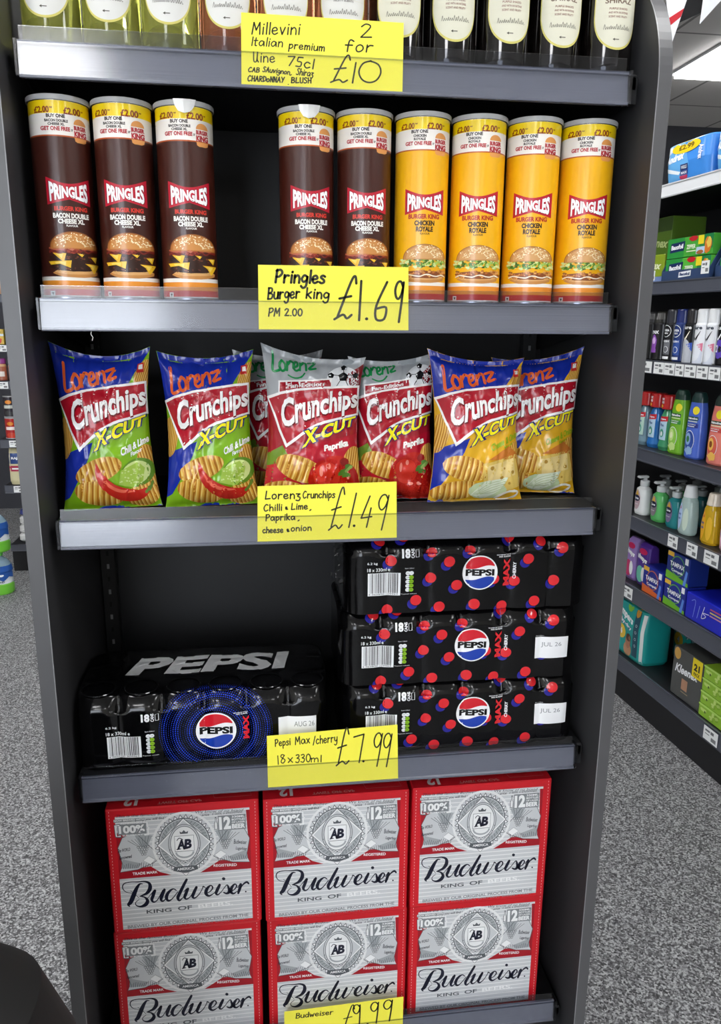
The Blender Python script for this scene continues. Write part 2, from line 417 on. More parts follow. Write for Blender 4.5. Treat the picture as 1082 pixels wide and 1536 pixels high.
struct(MB().box(RX1, RX1+.1, RY0, RY1, 0, RZ, PALE).build('wall_right'))
# ceiling lights: square LED panels set in the tile grid
LEDF = mat('#d9dadb', .4); LEDM = mat('#ffffff', .5, emit=PANEL_STRENGTH)
LEDR = mat('#2e2f30', .5)
first = None
spots = [(2.556, 3.18), (.744, 1.368), (2.556, .76), (-1.068, 1.368), (-1.068, -.444), (.744, -.444), (2.556, -1.65), (-1.068, -2.86), (2.556, -3.464), (-1.068, -4.672), (.744, -4.672), (-2.88, .16), (-2.88, -2.86), (-1.672, 3.18)]
names = ['square LED ceiling panel above the right-hand shelving', 'square LED ceiling panel over the aisle behind the display', 'LED ceiling panel out of view to the right']
for i, (x, y) in enumerate(spots):
    if first is None:
        t = thing('ceiling_light', names[0], 'light', (x, y, RZ), 0, 'ceiling lights'); first = t
        f = MB()
        for a in (-1, 1):
            f.box(-.3, .3, a*.288-.012, a*.288+.012, -.012, 0, LEDF); f.box(a*.288-.012, a*.288+.012, -.276, .276, -.012, 0, LEDF)
        f.build('frame', t)
        MB().box(-.282, .282, -.282, .282, -.030, -.012, LEDM).build('diffuser', t)
        r = MB()
        for q in range(4):                                          # thin seams of the faceted diffuser
            a = PI/4+q*PI/2; c, s_ = cos(a), sin(a)
            r.tube([(.06*c, .06*s_, -.031), (.38*c, .38*s_, -.031)], .0022, LEDR, 5)
        r.build('seam', t)
    else:
        copy_thing(first, 'square LED ceiling panel out of view, %s' % ['', 'above the display unit', 'at the right far side', 'left behind the display', 'over the left aisle', 'just in front of the display', 'right of the camera', 'behind the camera on the left', 'out at the right behind the camera', 'farthest back on the left', 'farthest back on the right', 'along the left wall', 'along the left wall near the entrance', 'at the far left shelving'][i], (x, y, RZ))

# ------------------------------------------------------------------ the display unit (end of the aisle)
PANEL = mat('#3a3a3c', .42, spec=.4, vary=.06, vscale=14)
EDGE = mat('#545456', .35, vary=.04); EDGE_GLINT = mat('#8a8a8c', .3)
CHAR = mat('#1a1b1d', .5, vary=.08, vscale=20)
BACK = mat('#151619', .5, vary=.06)
def rail_mat():
    m = bpy.data.materials.new('price_rail_plastic'); m.use_nodes = True; nt = m.node_tree; b = nt.nodes['Principled BSDF']
    b.inputs['Base Color'].default_value = lin('#686b78'); b.inputs['Roughness'].default_value = .26; b.inputs['Coat Weight'].default_value = .8; b.inputs['Coat Roughness'].default_value = .14
    tc = nt.nodes.new('ShaderNodeTexCoord'); mp = nt.nodes.new('ShaderNodeMapping'); mp.inputs['Scale'].default_value = (.6, 40, 420)
    n = nt.nodes.new('ShaderNodeTexNoise'); n.inputs['Scale'].default_value = 1; n.inputs['Detail'].default_value = 3
    bp = nt.nodes.new('ShaderNodeBump'); bp.inputs['Strength'].default_value = .35; bp.inputs['Distance'].default_value = .001
    nt.links.new(tc.outputs['Object'], mp.inputs['Vector']); nt.links.new(mp.outputs['Vector'], n.inputs['Vector'])
    nt.links.new(n.outputs['Fac'], bp.inputs['Height']); nt.links.new(bp.outputs['Normal'], b.inputs['Normal'])
    return m
RAIL = rail_mat()
RB = [1.611, 1.305, 1.001, .593, .0735]            # rail bottoms
DECK = [z+.0415 for z in RB]; DECK[4] = .0955
unit = thing('display_shelving_unit', 'charcoal end-of-aisle shelving unit with five stocked shelves and rounded side panels', 'shelving unit', (0, 0, 0))
def panel(x0, x1, label):
    y0, y1, top, R = -.04, .36, 1.80, .17
    pts = [(y1, 0), (y0, 0)]
    for i in range(25):
        a = PI-(PI/2)*i/24
        pts.append((y0+R+R*cos(a), top-R+R*sin(a)))
    pts.append((y1, top))
    mb = MB().prism(pts, 'x', x0, x1, PANEL)
    o = mb.build('side_panel', unit)
    e = MB()                                                        # front edge in a lighter grey, frontal light put into its colour
    fr = pts[1:27]
    for i in range(len(fr)-1):
        a, b = fr[i], fr[i+1]
        e.add([(x0-.0004, a[0]-.0012, a[1]), (x1+.0004, a[0]-.0012, a[1]), (x1+.0004, b[0]-.0012, b[1]), (x0-.0004, b[0]-.0012, b[1])], [(0, 1, 2, 3)], EDGE, True)
        xi = x1+.0005 if x0 < 0 else x0-.0005  # pale line on the inner corner, a highlight painted in lighter grey
        e.add([(xi, a[0]-.0016, a[1]), (xi, b[0]-.0016, b[1]), (xi, b[0]-.0002, b[1]+.0), (xi, a[0]-.0002, a[1])], [(0, 1, 2, 3)], EDGE_GLINT)
        e.add([(xi-.0007, a[0]-.0014, a[1]), (xi+.0007, a[0]-.0014, a[1]), (xi+.0007, b[0]-.0014, b[1]), (xi-.0007, b[0]-.0014, b[1])], [(0, 1, 2, 3)], EDGE_GLINT)
        e.add([(x0-.0004, a[0]-.0012, a[1]), (x0-.0004, b[0]-.0012, b[1]), (x0-.0004, b[0]+.001, b[1]), (x0-.0004, a[0]+.001, a[1])], [(0, 1, 2, 3)], EDGE)
        e.add([(x1+.0004, a[0]-.0012, a[1]), (x1+.0004, b[0]-.0012, b[1]), (x1+.0004, b[0]+.001, b[1]), (x1+.0004, a[0]+.001, a[1])], [(0, 1, 2, 3)], EDGE)
    e.build('edge_strip', o)
panel(-.434, -.414, ''); panel(.42, .438, '')
MB().box(-.414, .42, .335, .345, 0, 1.78, BACK).build('back_panel', unit)
for x in (-.398, .392):
    mb = MB().box(x-.014, x+.014, .318, .335, .0, 1.75, CHAR, .002)
    o = mb.build('upright', unit)
    h = MB(); HOLE = mat('#8e8f92', .4)
    for k in range(64): h.box(x-.0022, x+.0022, .3172, .3185, .12+k*.025, .129+k*.025, HOLE if k % 2 == 0 else mat('#0c0c0d', .8))
    h.build('slot_row', o)
MB().box(-.414, .42, 0.02, .06, 0, .07, CHAR).build('kick_plate', unit)
for k in range(5):
    b = RB[k]
    mb = MB().box(-.405, .412, .004, .33, DECK[k]-.022 if k < 4 else .075, DECK[k], CHAR, .002)
    mb.box(-.405, .412, .004, .018, b+.004, DECK[k]-.004, CHAR)
    for bx in (-.404, .408):                                        # brackets at the ends
        mb.prism([(.02, DECK[k]-.03), (.325, DECK[k]-.075 if k < 4 else .03), (.325, DECK[k]-.02), (.02, DECK[k]-.02)], 'x', bx, bx+.003, CHAR)
    sh = mb.build('shelf', unit)
    tilt = .0045
    r = MB()
    X0, X1 = -.3985, .3965
    prof = [(.003, b), (-.0045, b), (-.0050, b+.0015), (-.0050, b+.0035), (-.0022+tilt*.1, b+.0045), (-.0022+tilt*.8, b+.0375), (-.0012, b+.039), (-.0012, b+.0424), (.003, b+.0424)]
    r.prism(prof, 'x', X0, X1, RAIL); r.build('price_rail', sh)
    c = MB()
    c.add([(X0, -.0051, b+.003), (X1, -.0051, b+.003), (X1, -.0036, b+.0405), (X0, -.0036, b+.0405)], [(0, 1, 2, 3)], CLEAR)
    c.box(X0, X1, -.0042, -.003, b+.0405, b+.0422, CLEARGREY)
    c.build('clear_cover', sh)
    l = MB()
    l.add([(X0+.002, -.0008, b+.0424), (X1-.004, -.0008, b+.0424), (X1-.004, -.0002, b+.0585), (X0+.002, -.0002, b+.0585)], [(0, 1, 2, 3)], CLEARGREY)
    l.box(X0+.002, X1-.004, -.001, .0002, b+.058, b+.0588, CLEAR)
    l.build('clear_lip', sh)
    for xe, sg in ((X0, -1), (X1, 1)):
        MB().box(min(xe, xe+sg*.0045), max(xe, xe+sg*.0045), -.006, .012, b+.001, b+.0435, CLEARGREY, .0008).build('end_cap', sh)

MB().tube([(-.335, -.001, RB[1]+.001), (-.336, -.003, RB[1]-.004), (-.3335, -.003, RB[1]-.008), (-.335, -.002, RB[1]-.012)], .0006, mat('#e4e4e0', .6), 5).build('loose_thread', unit)

# ------------------------------------------------------------------ hand-written price cards
YEL = mat('#fbf24e', .6, vary=.02, vscale=30); PEN = ink('#2c2f1c')
def card(px_tl, px_tr, px_br, px_bl, world, texts, label, pens):
    """texts are written in the card's own drawing units; the four corners map them to the card"""
    (x0, zt0), (x1, zt1), (x2, zb1), (x3, zb0) = world
    def T(x, y):
        # affine frame of the drawing: corner top-left, along the top, down the left
        ax, ay = px_tr[0]-px_tl[0], px_tr[1]-px_tl[1]; bx, by = px_bl[0]-px_tl[0], px_bl[1]-px_tl[1]
        dx, dy = x-px_tl[0], y-px_tl[1]; D = ax*by-ay*bx
        u = (dx*by-dy*bx)/D; v = (ax*dy-ay*dx)/D
        return ((x0*(1-u)+x1*u)*(1-v)+(x3*(1-u)+x2*u)*v, (zt0*(1-u)+zt1*u)*(1-v)+(zb0*(1-u)+zb1*u)*v)
    A = Art(T)
    for s, ax, ay, bx, by, cap, pen, sl in texts: hand(A, s, ax, ay, bx, by, cap, pen, PEN, 1, sl)
    mb = MB(); y = -.0031
    P = [(x3, zb0), (x2, zb1), (x1, zt1), (x0, zt0)]
    mb.prism(P, 'y', y, y+.0004, YEL)
    mb.art(A, flat((0, y, 0)), .00006, .00005)
    return tag(mb.build('price_card'), label, 'price card', 'hand-written yellow price cards')
card((8, 28), (1065, 95), (1062, 575), (10, 522), [(-.125, 1.697), (.083, 1.696), (.083, 1.6125), (-.127, 1.6125)], [
    ('Millevini', 75, 172, 380, 175, 78, 9, .08), ('Italian', 72, 248, 270, 258, 58, 8, .1), ('premium', 312, 268, 542, 288, 50, 8, .05),
    ('Wine', 82, 358, 222, 362, 66, 8, .0), ('75cl', 300, 382, 470, 408, 66, 9, .0), ('CAB', 52, 424, 122, 428, 30, 7, .1), ('SAuvignon', 145, 424, 318, 446, 34, 7, .1),
    (',', 322, 446, 330, 448, 34, 7, .1), ('Shiraz', 362, 446, 470, 462, 44, 7, .1), ('CHARDoNNAY', 48, 486, 282, 500, 36, 8, .05), ('.', 306, 514, 312, 514, 20, 7, 0), ('BLUSH', 330, 502, 458, 506, 36, 8, .0),
    ('2', 775, 195, 852, 197, 92, 10, .05), ('for', 676, 290, 858, 296, 80, 10, .1), ('£', 585, 498, 700, 500, 184, 11, .08), ('1', 720, 508, 750, 508, 140, 11, .02), ('0', 762, 505, 918, 508, 150, 11, .0)],
    'yellow card reading 2 for £10 on the wine shelf edge', PEN)
card((26, 30), (1056, 46), (1058, 498), (36, 494), [(-.111, 1.394), (.096, 1.394), (.098, 1.3065), (-.112, 1.3065)], [
    ('Pringles', 140, 152, 475, 158, 88, 17, .08), ('Burger', 92, 268, 305, 262, 78, 13, .08), ('king', 350, 262, 505, 268, 72, 13, .05),
    ('PM', 98, 388, 172, 388, 56, 10, .1), ('2.00', 208, 386, 326, 388, 50, 10, .0), ('£', 545, 408, 668, 400, 290, 17, .18), ('1', 705, 422, 740, 420, 278, 17, .02), ('.', 760, 412, 772, 412, 10, 22, 0), ('6', 815, 428, 900, 428, 278, 17, .05), ('9', 955, 438, 1020, 436, 292, 17, .05)],
    'yellow card reading £1.69 in front of the tubes', PEN)
card((28, 48), (1066, 14), (1066, 435), (36, 474), [(-.119, 1.088), (.085, 1.091), (.087, 1.0025), (-.121, 1.0025)], [
    ('Lorenz', 84, 142, 342, 138, 58, 10, .05), ('Crunchips', 362, 135, 600, 132, 50, 9, .05), ('Chilli', 76, 232, 208, 226, 48, 9, .05), ('&', 232, 220, 252, 220, 34, 9, .05), ('Lime', 278, 220, 398, 216, 46, 9, .05), (',', 414, 222, 424, 222, 30, 9, .1),
    ('Paprika', 92, 304, 306, 296, 46, 9, .05), (',', 328, 300, 338, 300, 30, 9, .1), ('cheese', 72, 396, 220, 392, 44, 9, .05), ('&', 246, 386, 266, 386, 34, 9, 0), ('onion', 280, 382, 428, 376, 44, 9, .05),
    ('£', 555, 368, 662, 350, 290, 11, .22), ('1', 690, 352, 738, 350, 250, 11, .14), ('.', 738, 340, 750, 340, 10, 20, 0), ('4', 790, 352, 872, 350, 230, 11, .14), ('9', 905, 372, 985, 370, 262, 11, .12)],
    'yellow card reading £1.49 in front of the snack bags', PEN)
card((26, 130), (1046, 40), (1050, 445), (38, 540), [(-.114, .688), (.094, .694), (.097, .5955), (-.114, .5955)], [
    ('Pepsi', 90, 210, 206, 196, 52, 8, .08), ('Max', 245, 196, 356, 182, 58, 8, .08), ('/cherry', 384, 192, 570, 170, 60, 8, .12), ('18', 112, 350, 170, 334, 66, 8, .12), ('x', 190, 334, 226, 332, 60, 8, 0), ('330', 248, 334, 362, 326, 60, 8, .08), ('ml', 366, 328, 446, 326, 50, 8, .05),
    ('£', 562, 350, 668, 330, 262, 11, .16), ('7', 712, 330, 796, 324, 212, 11, .0), ('.', 770, 318, 780, 318, 10, 18, 0), ('9', 842, 356, 912, 352, 250, 11, .12), ('9', 918, 358, 988, 354, 250, 11, .12)],
    'yellow card reading £7.99 in front of the can packs', PEN)
card((38, 215), (998, 90), (1000, 560), (44, 690), [(-.095, .157), (.115, .162), (.115, .0755), (-.096, .0755)], [
    ('Budweiser', 130, 300, 425, 268, 60, 9, .15), ('£', 500, 470, 600, 455, 290, 11, .15), ('9', 600, 420, 668, 410, 252, 12, .05), ('.', 700, 400, 712, 400, 10, 18, 0), ('9', 735, 400, 808, 390, 252, 12, .08), ('9', 836, 380, 918, 370, 252, 12, .08)],
    'yellow card at the bottom edge of the photo, in front of the beer cartons', PEN)

# ------------------------------------------------------------------ crisp tubes on the second shelf
RC, HC = .0376, .250
def tube_T(X, Y):
    a = max(-.999, min(.999, (X-252)/237))
    return (RC*(math.asin(a)-.085), (1510-Y)/1415*HC)
def tube_art(kind):
    A = Art(tube_T); bac = kind == 'bacon'
    RED, DK = can_ink('#b3202c'), can_ink('#2a1914')
    PR = can_ink('#8e3a16'); WH = can_ink('#f4f1ea')
    for x in (-.040, .0, .075, .115):                                # price repeated round the tube
        pass
    A.text('£2.00', 58, 220, 165, 176, PR, 1, .035); A.text('£2.00', 272, 224, 405, 176, PR, 1, .035)
    A.text('PMP', 168, 190, 192, 180, PR, 1, .02); A.text('PMP', 408, 195, 425, 184, PR, 1, .02)
    for x in (-.088, .058, .092): A.text('£2.00', x, .2277, x+.0185, .2355, PR, 1, .035, raw=True)
    A.text('BUY ONE', 140, 251, 282, 226, DK, 1, .045)
    if bac:
        A.text('BACON DOUBLE', 126, 279, 302, 260, DK, 1, .045); A.text('CHEESE XL', 148, 302, 274, 284, DK, 1, .045)
    else:
        A.text('CHICKEN', 158, 279, 268, 260, DK, 1, .045); A.text('ROYALE', 162, 302, 262, 284, DK, 1, .045)
    A.text('GET ONE FREE', 94, 337, 315, 308, RED, 1, .045); A.text('or', 321, 334, 338, 318, DK, 1, .02)
    TAN = can_ink('#e39a52')
    A.ell(393, 285, 48, 42, TAN, 1, a0=PI, a1=2*PI); A.poly([(345, 372), (441, 372), (436, 396), (420, 404), (366, 404), (350, 396)], TAN, 1)
    A.text('BURGER', 345, 322, 441, 291, RED, 2, .06); A.text('KING', 345, 368, 441, 327, RED, 2, .06)
    # wordmark on its red bow-tie plate
    def top(u): return 648+46*math.sin(PI*min(max(u, 0), 1))
    def bot(u): return 840-38*(1-abs(2*u-1))
    n = 12
    X = lambda u: 100+u*335
    A.poly([(X(i/n), top(i/n)) for i in range(n+1)]+[(X(i/n), bot(i/n)) for i in range(n, -1, -1)], can_ink('#bf1730'), 1)
    A.textf('PRINGLES', lambda u, v: (120+u*295, (bot((20+u*295)/335)-16)*(1-v)+(top((20+u*295)/335)+20)*v), can_ink('#ffffff'), 3, .045)
    A.textf('PRINGLES', lambda u, v: (114+u*307, (bot((20+u*295)/335)-11)*(1-v)+(top((20+u*295)/335)+15)*v), can_ink('#7d0d1e'), 2, .06)
    if bac:
        A.text('BURGER KING', 146, 882, 405, 850, can_ink('#d6392c'), 1, .045)
        A.text('BACON DOUBLE', 134, 934, 414, 897, WH, 1, .05); A.text('CHEESE XL', 168, 972, 376, 937, WH, 1, .05); A.text('FLAVOUR', 230, 993, 322, 978, WH, 1, .03)
    else:
        A.text('BURGER KING', 130, 872, 400, 836, can_ink('#b5271b'), 1, .045)
        A.text('CHICKEN', 182, 922, 358, 884, DK, 1, .05); A.text('ROYALE', 196, 968, 346, 928, DK, 1, .05); A.text('FLAVOUR', 232, 990, 318, 975, DK, 1, .02)
    # the printed burger
    rd = random.Random(5)
    C = can_ink
    A.blob(285, 1322, 178, 34, C('#c98a48'), 1, 20, .05, 3); A.blob(285, 1312, 170, 20, C('#dba869'), 2, 20, .05, 4)
    if bac:
        for (yy, sd) in ((1278, 7), (1212, 9)):
            A.blob(280, yy, 196, 34, C('#2e140c'), 3, 26, .08, sd)
            for k in range(26): A.blob(rd.uniform(100, 460), yy+rd.uniform(-18, 20), rd.uniform(6, 15), rd.uniform(4, 9), C(rd.choice(['#54281a', '#3f1b10', '#6d3a22', '#1f0c07'])), 4, 8, .3, k)
        for pts in ([(75, 1240), (250, 1232), (238, 1286), (160, 1258), (90, 1264)], [(355, 1252), (472, 1258), (426, 1326), (395, 1275)],
                    [(102, 1172), (212, 1182), (188, 1246), (140, 1205)], [(298, 1180), (356, 1184), (335, 1206)], [(405, 1204), (462, 1200), (446, 1246)]):
            A.poly(pts, C('#f0bd2a'), 5)
            A.poly([(p[0]*.5+sum(q[0] for q in pts)/len(pts)*.5, p[1]*.5+sum(q[1] for q in pts)/len(pts)*.5-4) for p in pts], C('#f8d760'), 6)
        for k, (y0, cc) in enumerate(((1170, '#4b140f'), (1158, '#8f3224'), (1150, '#5e1c14'), (1142, '#b65840'), (1168, '#7a241b'))):
            pts = [(90+i*37, y0+rd.uniform(-14, 16)) for i in range(11)]
            A.stroke(pts, 16-k*1.5, C(cc), 5+(k > 2), n=4)
        A.poly([(195, 1170), (232, 1120), (290, 1128), (330, 1165), (270, 1185)], C('#9c3d2e'), 6); A.poly([(225, 1150), (250, 1128), (290, 1140), (262, 1164)], C('#c4705a'), 7)
        by, cb, cs = 1150, '#b97434', '#8f5423'
    else:
        A.blob(280, 1290, 195, 30, C('#8a4a20'), 3, 26, .1, 2)
        for k in range(60): A.blob(rd.uniform(95, 465), 1282+rd.uniform(-26, 26), rd.uniform(8, 20), rd.uniform(5, 11), C(rd.choice(['#b8692c', '#d18a45', '#7d3f1a', '#e0a562'])), 4, 8, .3, k)
        A.stroke([(90+i*38, 1300+rd.uniform(-9, 9)) for i in range(11)], 9, C('#f4ead2'), 5, n=4)
        for k in range(90): A.blob(80+rd.random()*400, 1205+rd.uniform(-30, 32), rd.uniform(8, 22), rd.uniform(5, 13), C(rd.choice(['#5f8f24', '#a8c95a', '#3f6a17', '#d5e29a', '#86ad3a', '#2c4f10'])), 5+k % 2, 8, .35, k)
        by, cb, cs = 1178, '#c48a4c', '#a06a34'
    top_pts = [(280+188*cos(a), by-125*sin(a)**.8*(1 if bac else .95)) for a in [PI*i/22 for i in range(23)]]
    A.poly(top_pts, C(cs), 6)
    A.poly([(280+(x-280)*.96, by+(y-by)*.95) for x, y in top_pts], C(cb), 7)
    A.poly([(280+(x-280)*.86, by-8+(y-by)*.8) for x, y in top_pts], C('#cd8d4c' if bac else '#d3a066'), 8)
    for k in range(110):
        a = rd.uniform(.15, PI-.15); q = rd.uniform(.45, .98)
        A.ell(280+178*q*cos(a), by-6-110*q*sin(a)**.8, 6.5, 3.6, C(rd.choice(['#f4e2b8', '#ecd29a', '#fff2d0'])), 9, 7, rd.uniform(-1, 1))
    # small marks near the foot
    A.rect(70, 1490, 103, 1452, WH, 1); A.poly([(78, 1462), (96, 1462), (88, 1484)], DK, 2); A.rect(350, 1502, 372, 1484, WH, 1)
    return A
def make_tube(kind, label, tab):
    t = thing('crisp_tube', label, 'crisp tube', (0, 0, 0), 0, 'crisp tubes on the second shelf')
    bg = can_ink('#3f1a12') if kind == 'bacon' else can_ink('#f2b312')
    SIL = mat('#b9babd', .25, .9)
    prof = [(RC+.0006, 0), (RC+.0006, .0025), (RC, .003), (RC, .012), (RC, .0225), (RC, .0262), (RC, .2005), (RC, .2022), (RC, .2275), (RC, .2428), (RC, .2448), (RC+.0008, .2455), (RC+.0008, .2475)]
    ms = [SIL, SIL, can_ink('#d8d4cf'), can_ink('#cf2620'), can_ink('#e8922e'), can_ink('#f1ede4'), bg, can_ink('#b5541f'), can_ink('#f3eee6'), can_ink('#f7d60e'), SIL, SIL]
    # boundary heights: grey foot, red, orange, white line, ground colour, rule, white band, yellow band, seam rim
    prof[3] = (RC, .0045); prof[4] = (RC, .0125); prof[5] = (RC, .0235)
    prof.insert(6, (RC, .0285)); ms = [SIL, SIL, can_ink('#d8d4cf'), can_ink('#cf2620'), can_ink('#e8922e'), can_ink('#f1ede4'), bg, can_ink('#b5541f'), can_ink('#f3eee6'), can_ink('#f7d60e'), SIL, SIL]
    prof = prof[:13]
    mb = MB().lathe(prof, 56, ms)
    mb.art(tube_art(kind), cyl(RC), .00015, .00006, .006)
    mb.build('tube_body', t)
    lid = MB().lathe([(RC+.0018, .2435), (RC+.0022, .2442), (RC+.0022, .2490), (RC+.0014, .2500), (RC-.002, .2500), (RC-.003, .2488), (.001, .2488)], 56, mat('#c9cacb', .3, trans=.25), cap0=False)
    lid.build('lid', t)
    if tab:
        tb = MB(); R2 = RC+.0027
        rows = [(-.42, .2495), (-.38, .243), (-.26, .236), (-.08, .2335), (.12, .2355), (.26, .242), (.32, .2495)]
        V = []; F = []
        for a, z in rows:
            V += [(R2*sin(a), -R2*cos(a)-.0008, z), (R2*sin(a), -R2*cos(a)-.0008, .2503)]
        for i in range(len(rows)-1): F.append((2*i, 2*i+2, 2*i+3, 2*i+1))
        tb.add(V, F, mat('#e6e6e4', .35, .2)); tb.add([(v[0]*.98, v[1]*.98, v[2]) for v in V], [f[::-1] for f in F], mat('#e6e6e4', .35, .2))
        tb.build('peel_tab', t)
    return t
Z2 = DECK[1]+.0006
tb0 = make_tube('bacon', 'dark brown crisp tube at the left end of the shelf, first of three', False)
tb0.location = (-.366, .046, Z2); tb0.rotation_euler = (0, 0, .36)
copy_thing(tb0, 'dark brown crisp tube in the middle of the left-hand three', (-.2855, .047, Z2), .10)
tb1 = make_tube('bacon', 'dark brown crisp tube with peel tab, beside the empty gap on its left', True)
tb1.location = (-.205, .047, Z2); tb1.rotation_euler = (0, 0, .16)
copy_thing(tb1, 'dark brown crisp tube with peel tab, just right of the empty gap', (-.041, .048, Z2), .10)
copy_thing(tb0, 'dark brown crisp tube touching the first yellow tube', (.040, .05, Z2), .0)
ty = make_tube('chicken', 'yellow crisp tube next to the last brown tube', False)
ty.location = (.1225, .049, Z2); ty.rotation_euler = (0, 0, -.05)
copy_thing(ty, 'yellow crisp tube, second from the left of the four', (.204, .049, Z2), -.18)
copy_thing(ty, 'yellow crisp tube, second from the right end of the shelf', (.285, .049, Z2), -.24)
copy_thing(ty, 'yellow crisp tube at the right end of the shelf', (.366, .049, Z2), -.20)

# ------------------------------------------------------------------ snack bags on the third shelf
def bag_surface(w, h, T, seed, sag=.012, tl=0., tr=0.):
    def S(u, v, side=1):
        su = max(0., 1-abs(2*u-1)**2.6); sv = max(0., (1-abs(2*min(max((v-.02)/.93, 0), 1)-1)**2.8))
        th = T*(su**.62)*(sv**.62)*(1.12-.25*v)
        nar = 1-.15*math.sin(PI*min(max(v, 0), 1))**.8
        x = w*(u-.5)*nar
        z = h*v - sag*(1-(2*u-1)**2)*max(v, 0)**5 + .006*(1-(2*u-1)**2)*(1-v)**6*0
        z += (tl*(1-u)+tr*u)*v**4
        p = Vector((u*3.1+seed*7.3, v*4.6, seed*3.7+side))
        wr = noise.noise(p*1.4)*.0050+noise.noise(p*3.3)*.0026
        edge = min(1, 5*min(u, 1-u)+.25)*1.0
        q = noise.noise(Vector((u*9+seed, (u-v)*5, seed*1.3)))          # diagonal creases from the corners
        cr = (1-abs(q))**6*.0028*(abs(v-.55)*1.6+.2)
        # pleats running down from the top seal
        pl = math.sin(u*38+seed+5*noise.noise(p))*.0012*max(0, (v-.72)/.28)+math.sin(u*30+seed)*.001*max(0, (.2-v)/.2)
        y = -side*th - (wr+cr)*edge*(1 if side > 0 else .3) - pl
        y += .012*(v-.5)*0
        return Vector((x, y, z))
    return S
def make_bag(name, label, art, base, back, w, h, T, seed, loc, rz, tilt, lean, group, sag=.012, tl=0., tr=0.):
    Sf = bag_surface(w, h, T, seed, sag, tl, tr)
    mb = MB()
    mb.grid(lambda u, v: Sf(u, v, 1), 52, 76, base)
    mb.grid(lambda u, v: Sf(u, v, -1) if 0 < u < 1 else Sf(u, v, 1), 26, 38, back, flip=True)
    def fn(x, y):
        u, v = x/w, y/h
        e = .004
        p = Sf(u, v); a = Sf(u+e, v)-Sf(u-e, v); b = Sf(u, v+e)-Sf(u, v-e)
        return p, a.cross(b).normalized()
    # clip artwork to the bag front
    for it in art.items: it[2][:] = [(min(max(x*w, .0006), w-.0006), min(max(y*h, .0006), h-.0006)) for x, y in it[2]]
    mb.art(art, fn, .0005, .00022, .0042)
    o = mb.build(name)
    o.rotation_euler = (lean, tilt, rz); o.location = loc
    return tag(o, label, 'snack bag', group)
def ridged(A, cx, cy, rx, ry, rot, lvl=2): A.crisp(cx, cy, rx, ry, rot, lvl)
LOR = {'L': [(10, 14), (8, 44), (4, 84), (20, 84), (30, 78)], 'o': [(40, 40), (30, 60), (38, 80), (52, 72), (52, 52), (42, 40)], 'r': [(58, 74), (62, 38), (62, 52), (72, 36), (80, 38)],
       'e': [(84, 58), (98, 48), (96, 34), (86, 40), (84, 62), (94, 70), (106, 62)], 'n': [(108, 66), (110, 32), (110, 46), (122, 30), (130, 36), (132, 62)],
       'z': [(138, 30), (164, 24), (142, 56), (166, 50)], 's': [(62, 92), (86, 100), (110, 94), (126, 76)]}
def lorenz(A, x, y, k, m, lvl, dx=0., dy=0.):
    for key, pts in LOR.items():
        A.stroke([(x+(px+dx*py)*k, y+(py+dy*px)*k) for px, py in pts], (9 if key != 's' else 6)*k, m, lvl, n=5)
def brand_block(A, F, lvl=2):
    """shared red shield with the two word-marks; coordinates 0-100 across, 0-150 down"""
    W_, R_, B_, Y_ = F('#f7f4f2'), F('#b01226'), F('#20246e'), F('#f6ea13')
    out = [(0, 47), (14, 42), (34, 37), (60, 33.5), (82, 31.8), (98, 31.5), (99.4, 62), (62, 70), (45, 77), (20, 94), (12, 78), (5, 60)]
    A.poly(out, W_, lvl)
    inn = [(2.5, 49), (15, 44.2), (34, 39.3), (60, 35.8), (82, 34.2), (96, 33.8), (97.3, 60), (61, 67.6), (43.5, 74.6), (20.8, 90), (14, 76.5), (7, 60)]
    A.poly(inn, R_, lvl+1)
    def f(u, v):
        x = 15+u*82
        yb = 86.5-27.5*max(u, 0)**.75; yt = 48-10*math.sin(u*PI/2)-2.5*u
        return (x, yb+(yt-yb)*v)
    A.textf('Crunchips', lambda u, v: (f(u*1.0+.006, v)[0], f(u, v)[1]+1.4), F('#6d0917'), lvl+2, .045)
    A.textf('Crunchips', f, W_, lvl+3, .03)
    def g(u, v):
        x = 37+u*57+v*2; yb = 95-23*max(u, 0)**.9; yt = yb-(17-7.5*u)
        return (x, yb+(yt-yb)*v)
    for off, mm, l in ((.095, B_, lvl+4), (.035, Y_, lvl+5)):
        k = .03 if off > .05 else 0
        A.textf('X-CUT', lambda u, v: g(-k+u*(1+2*k), -k*2.0+v*(1+4*k)), mm, l, off)
def uvmap(x, y): return (x/100, 1-y/150)
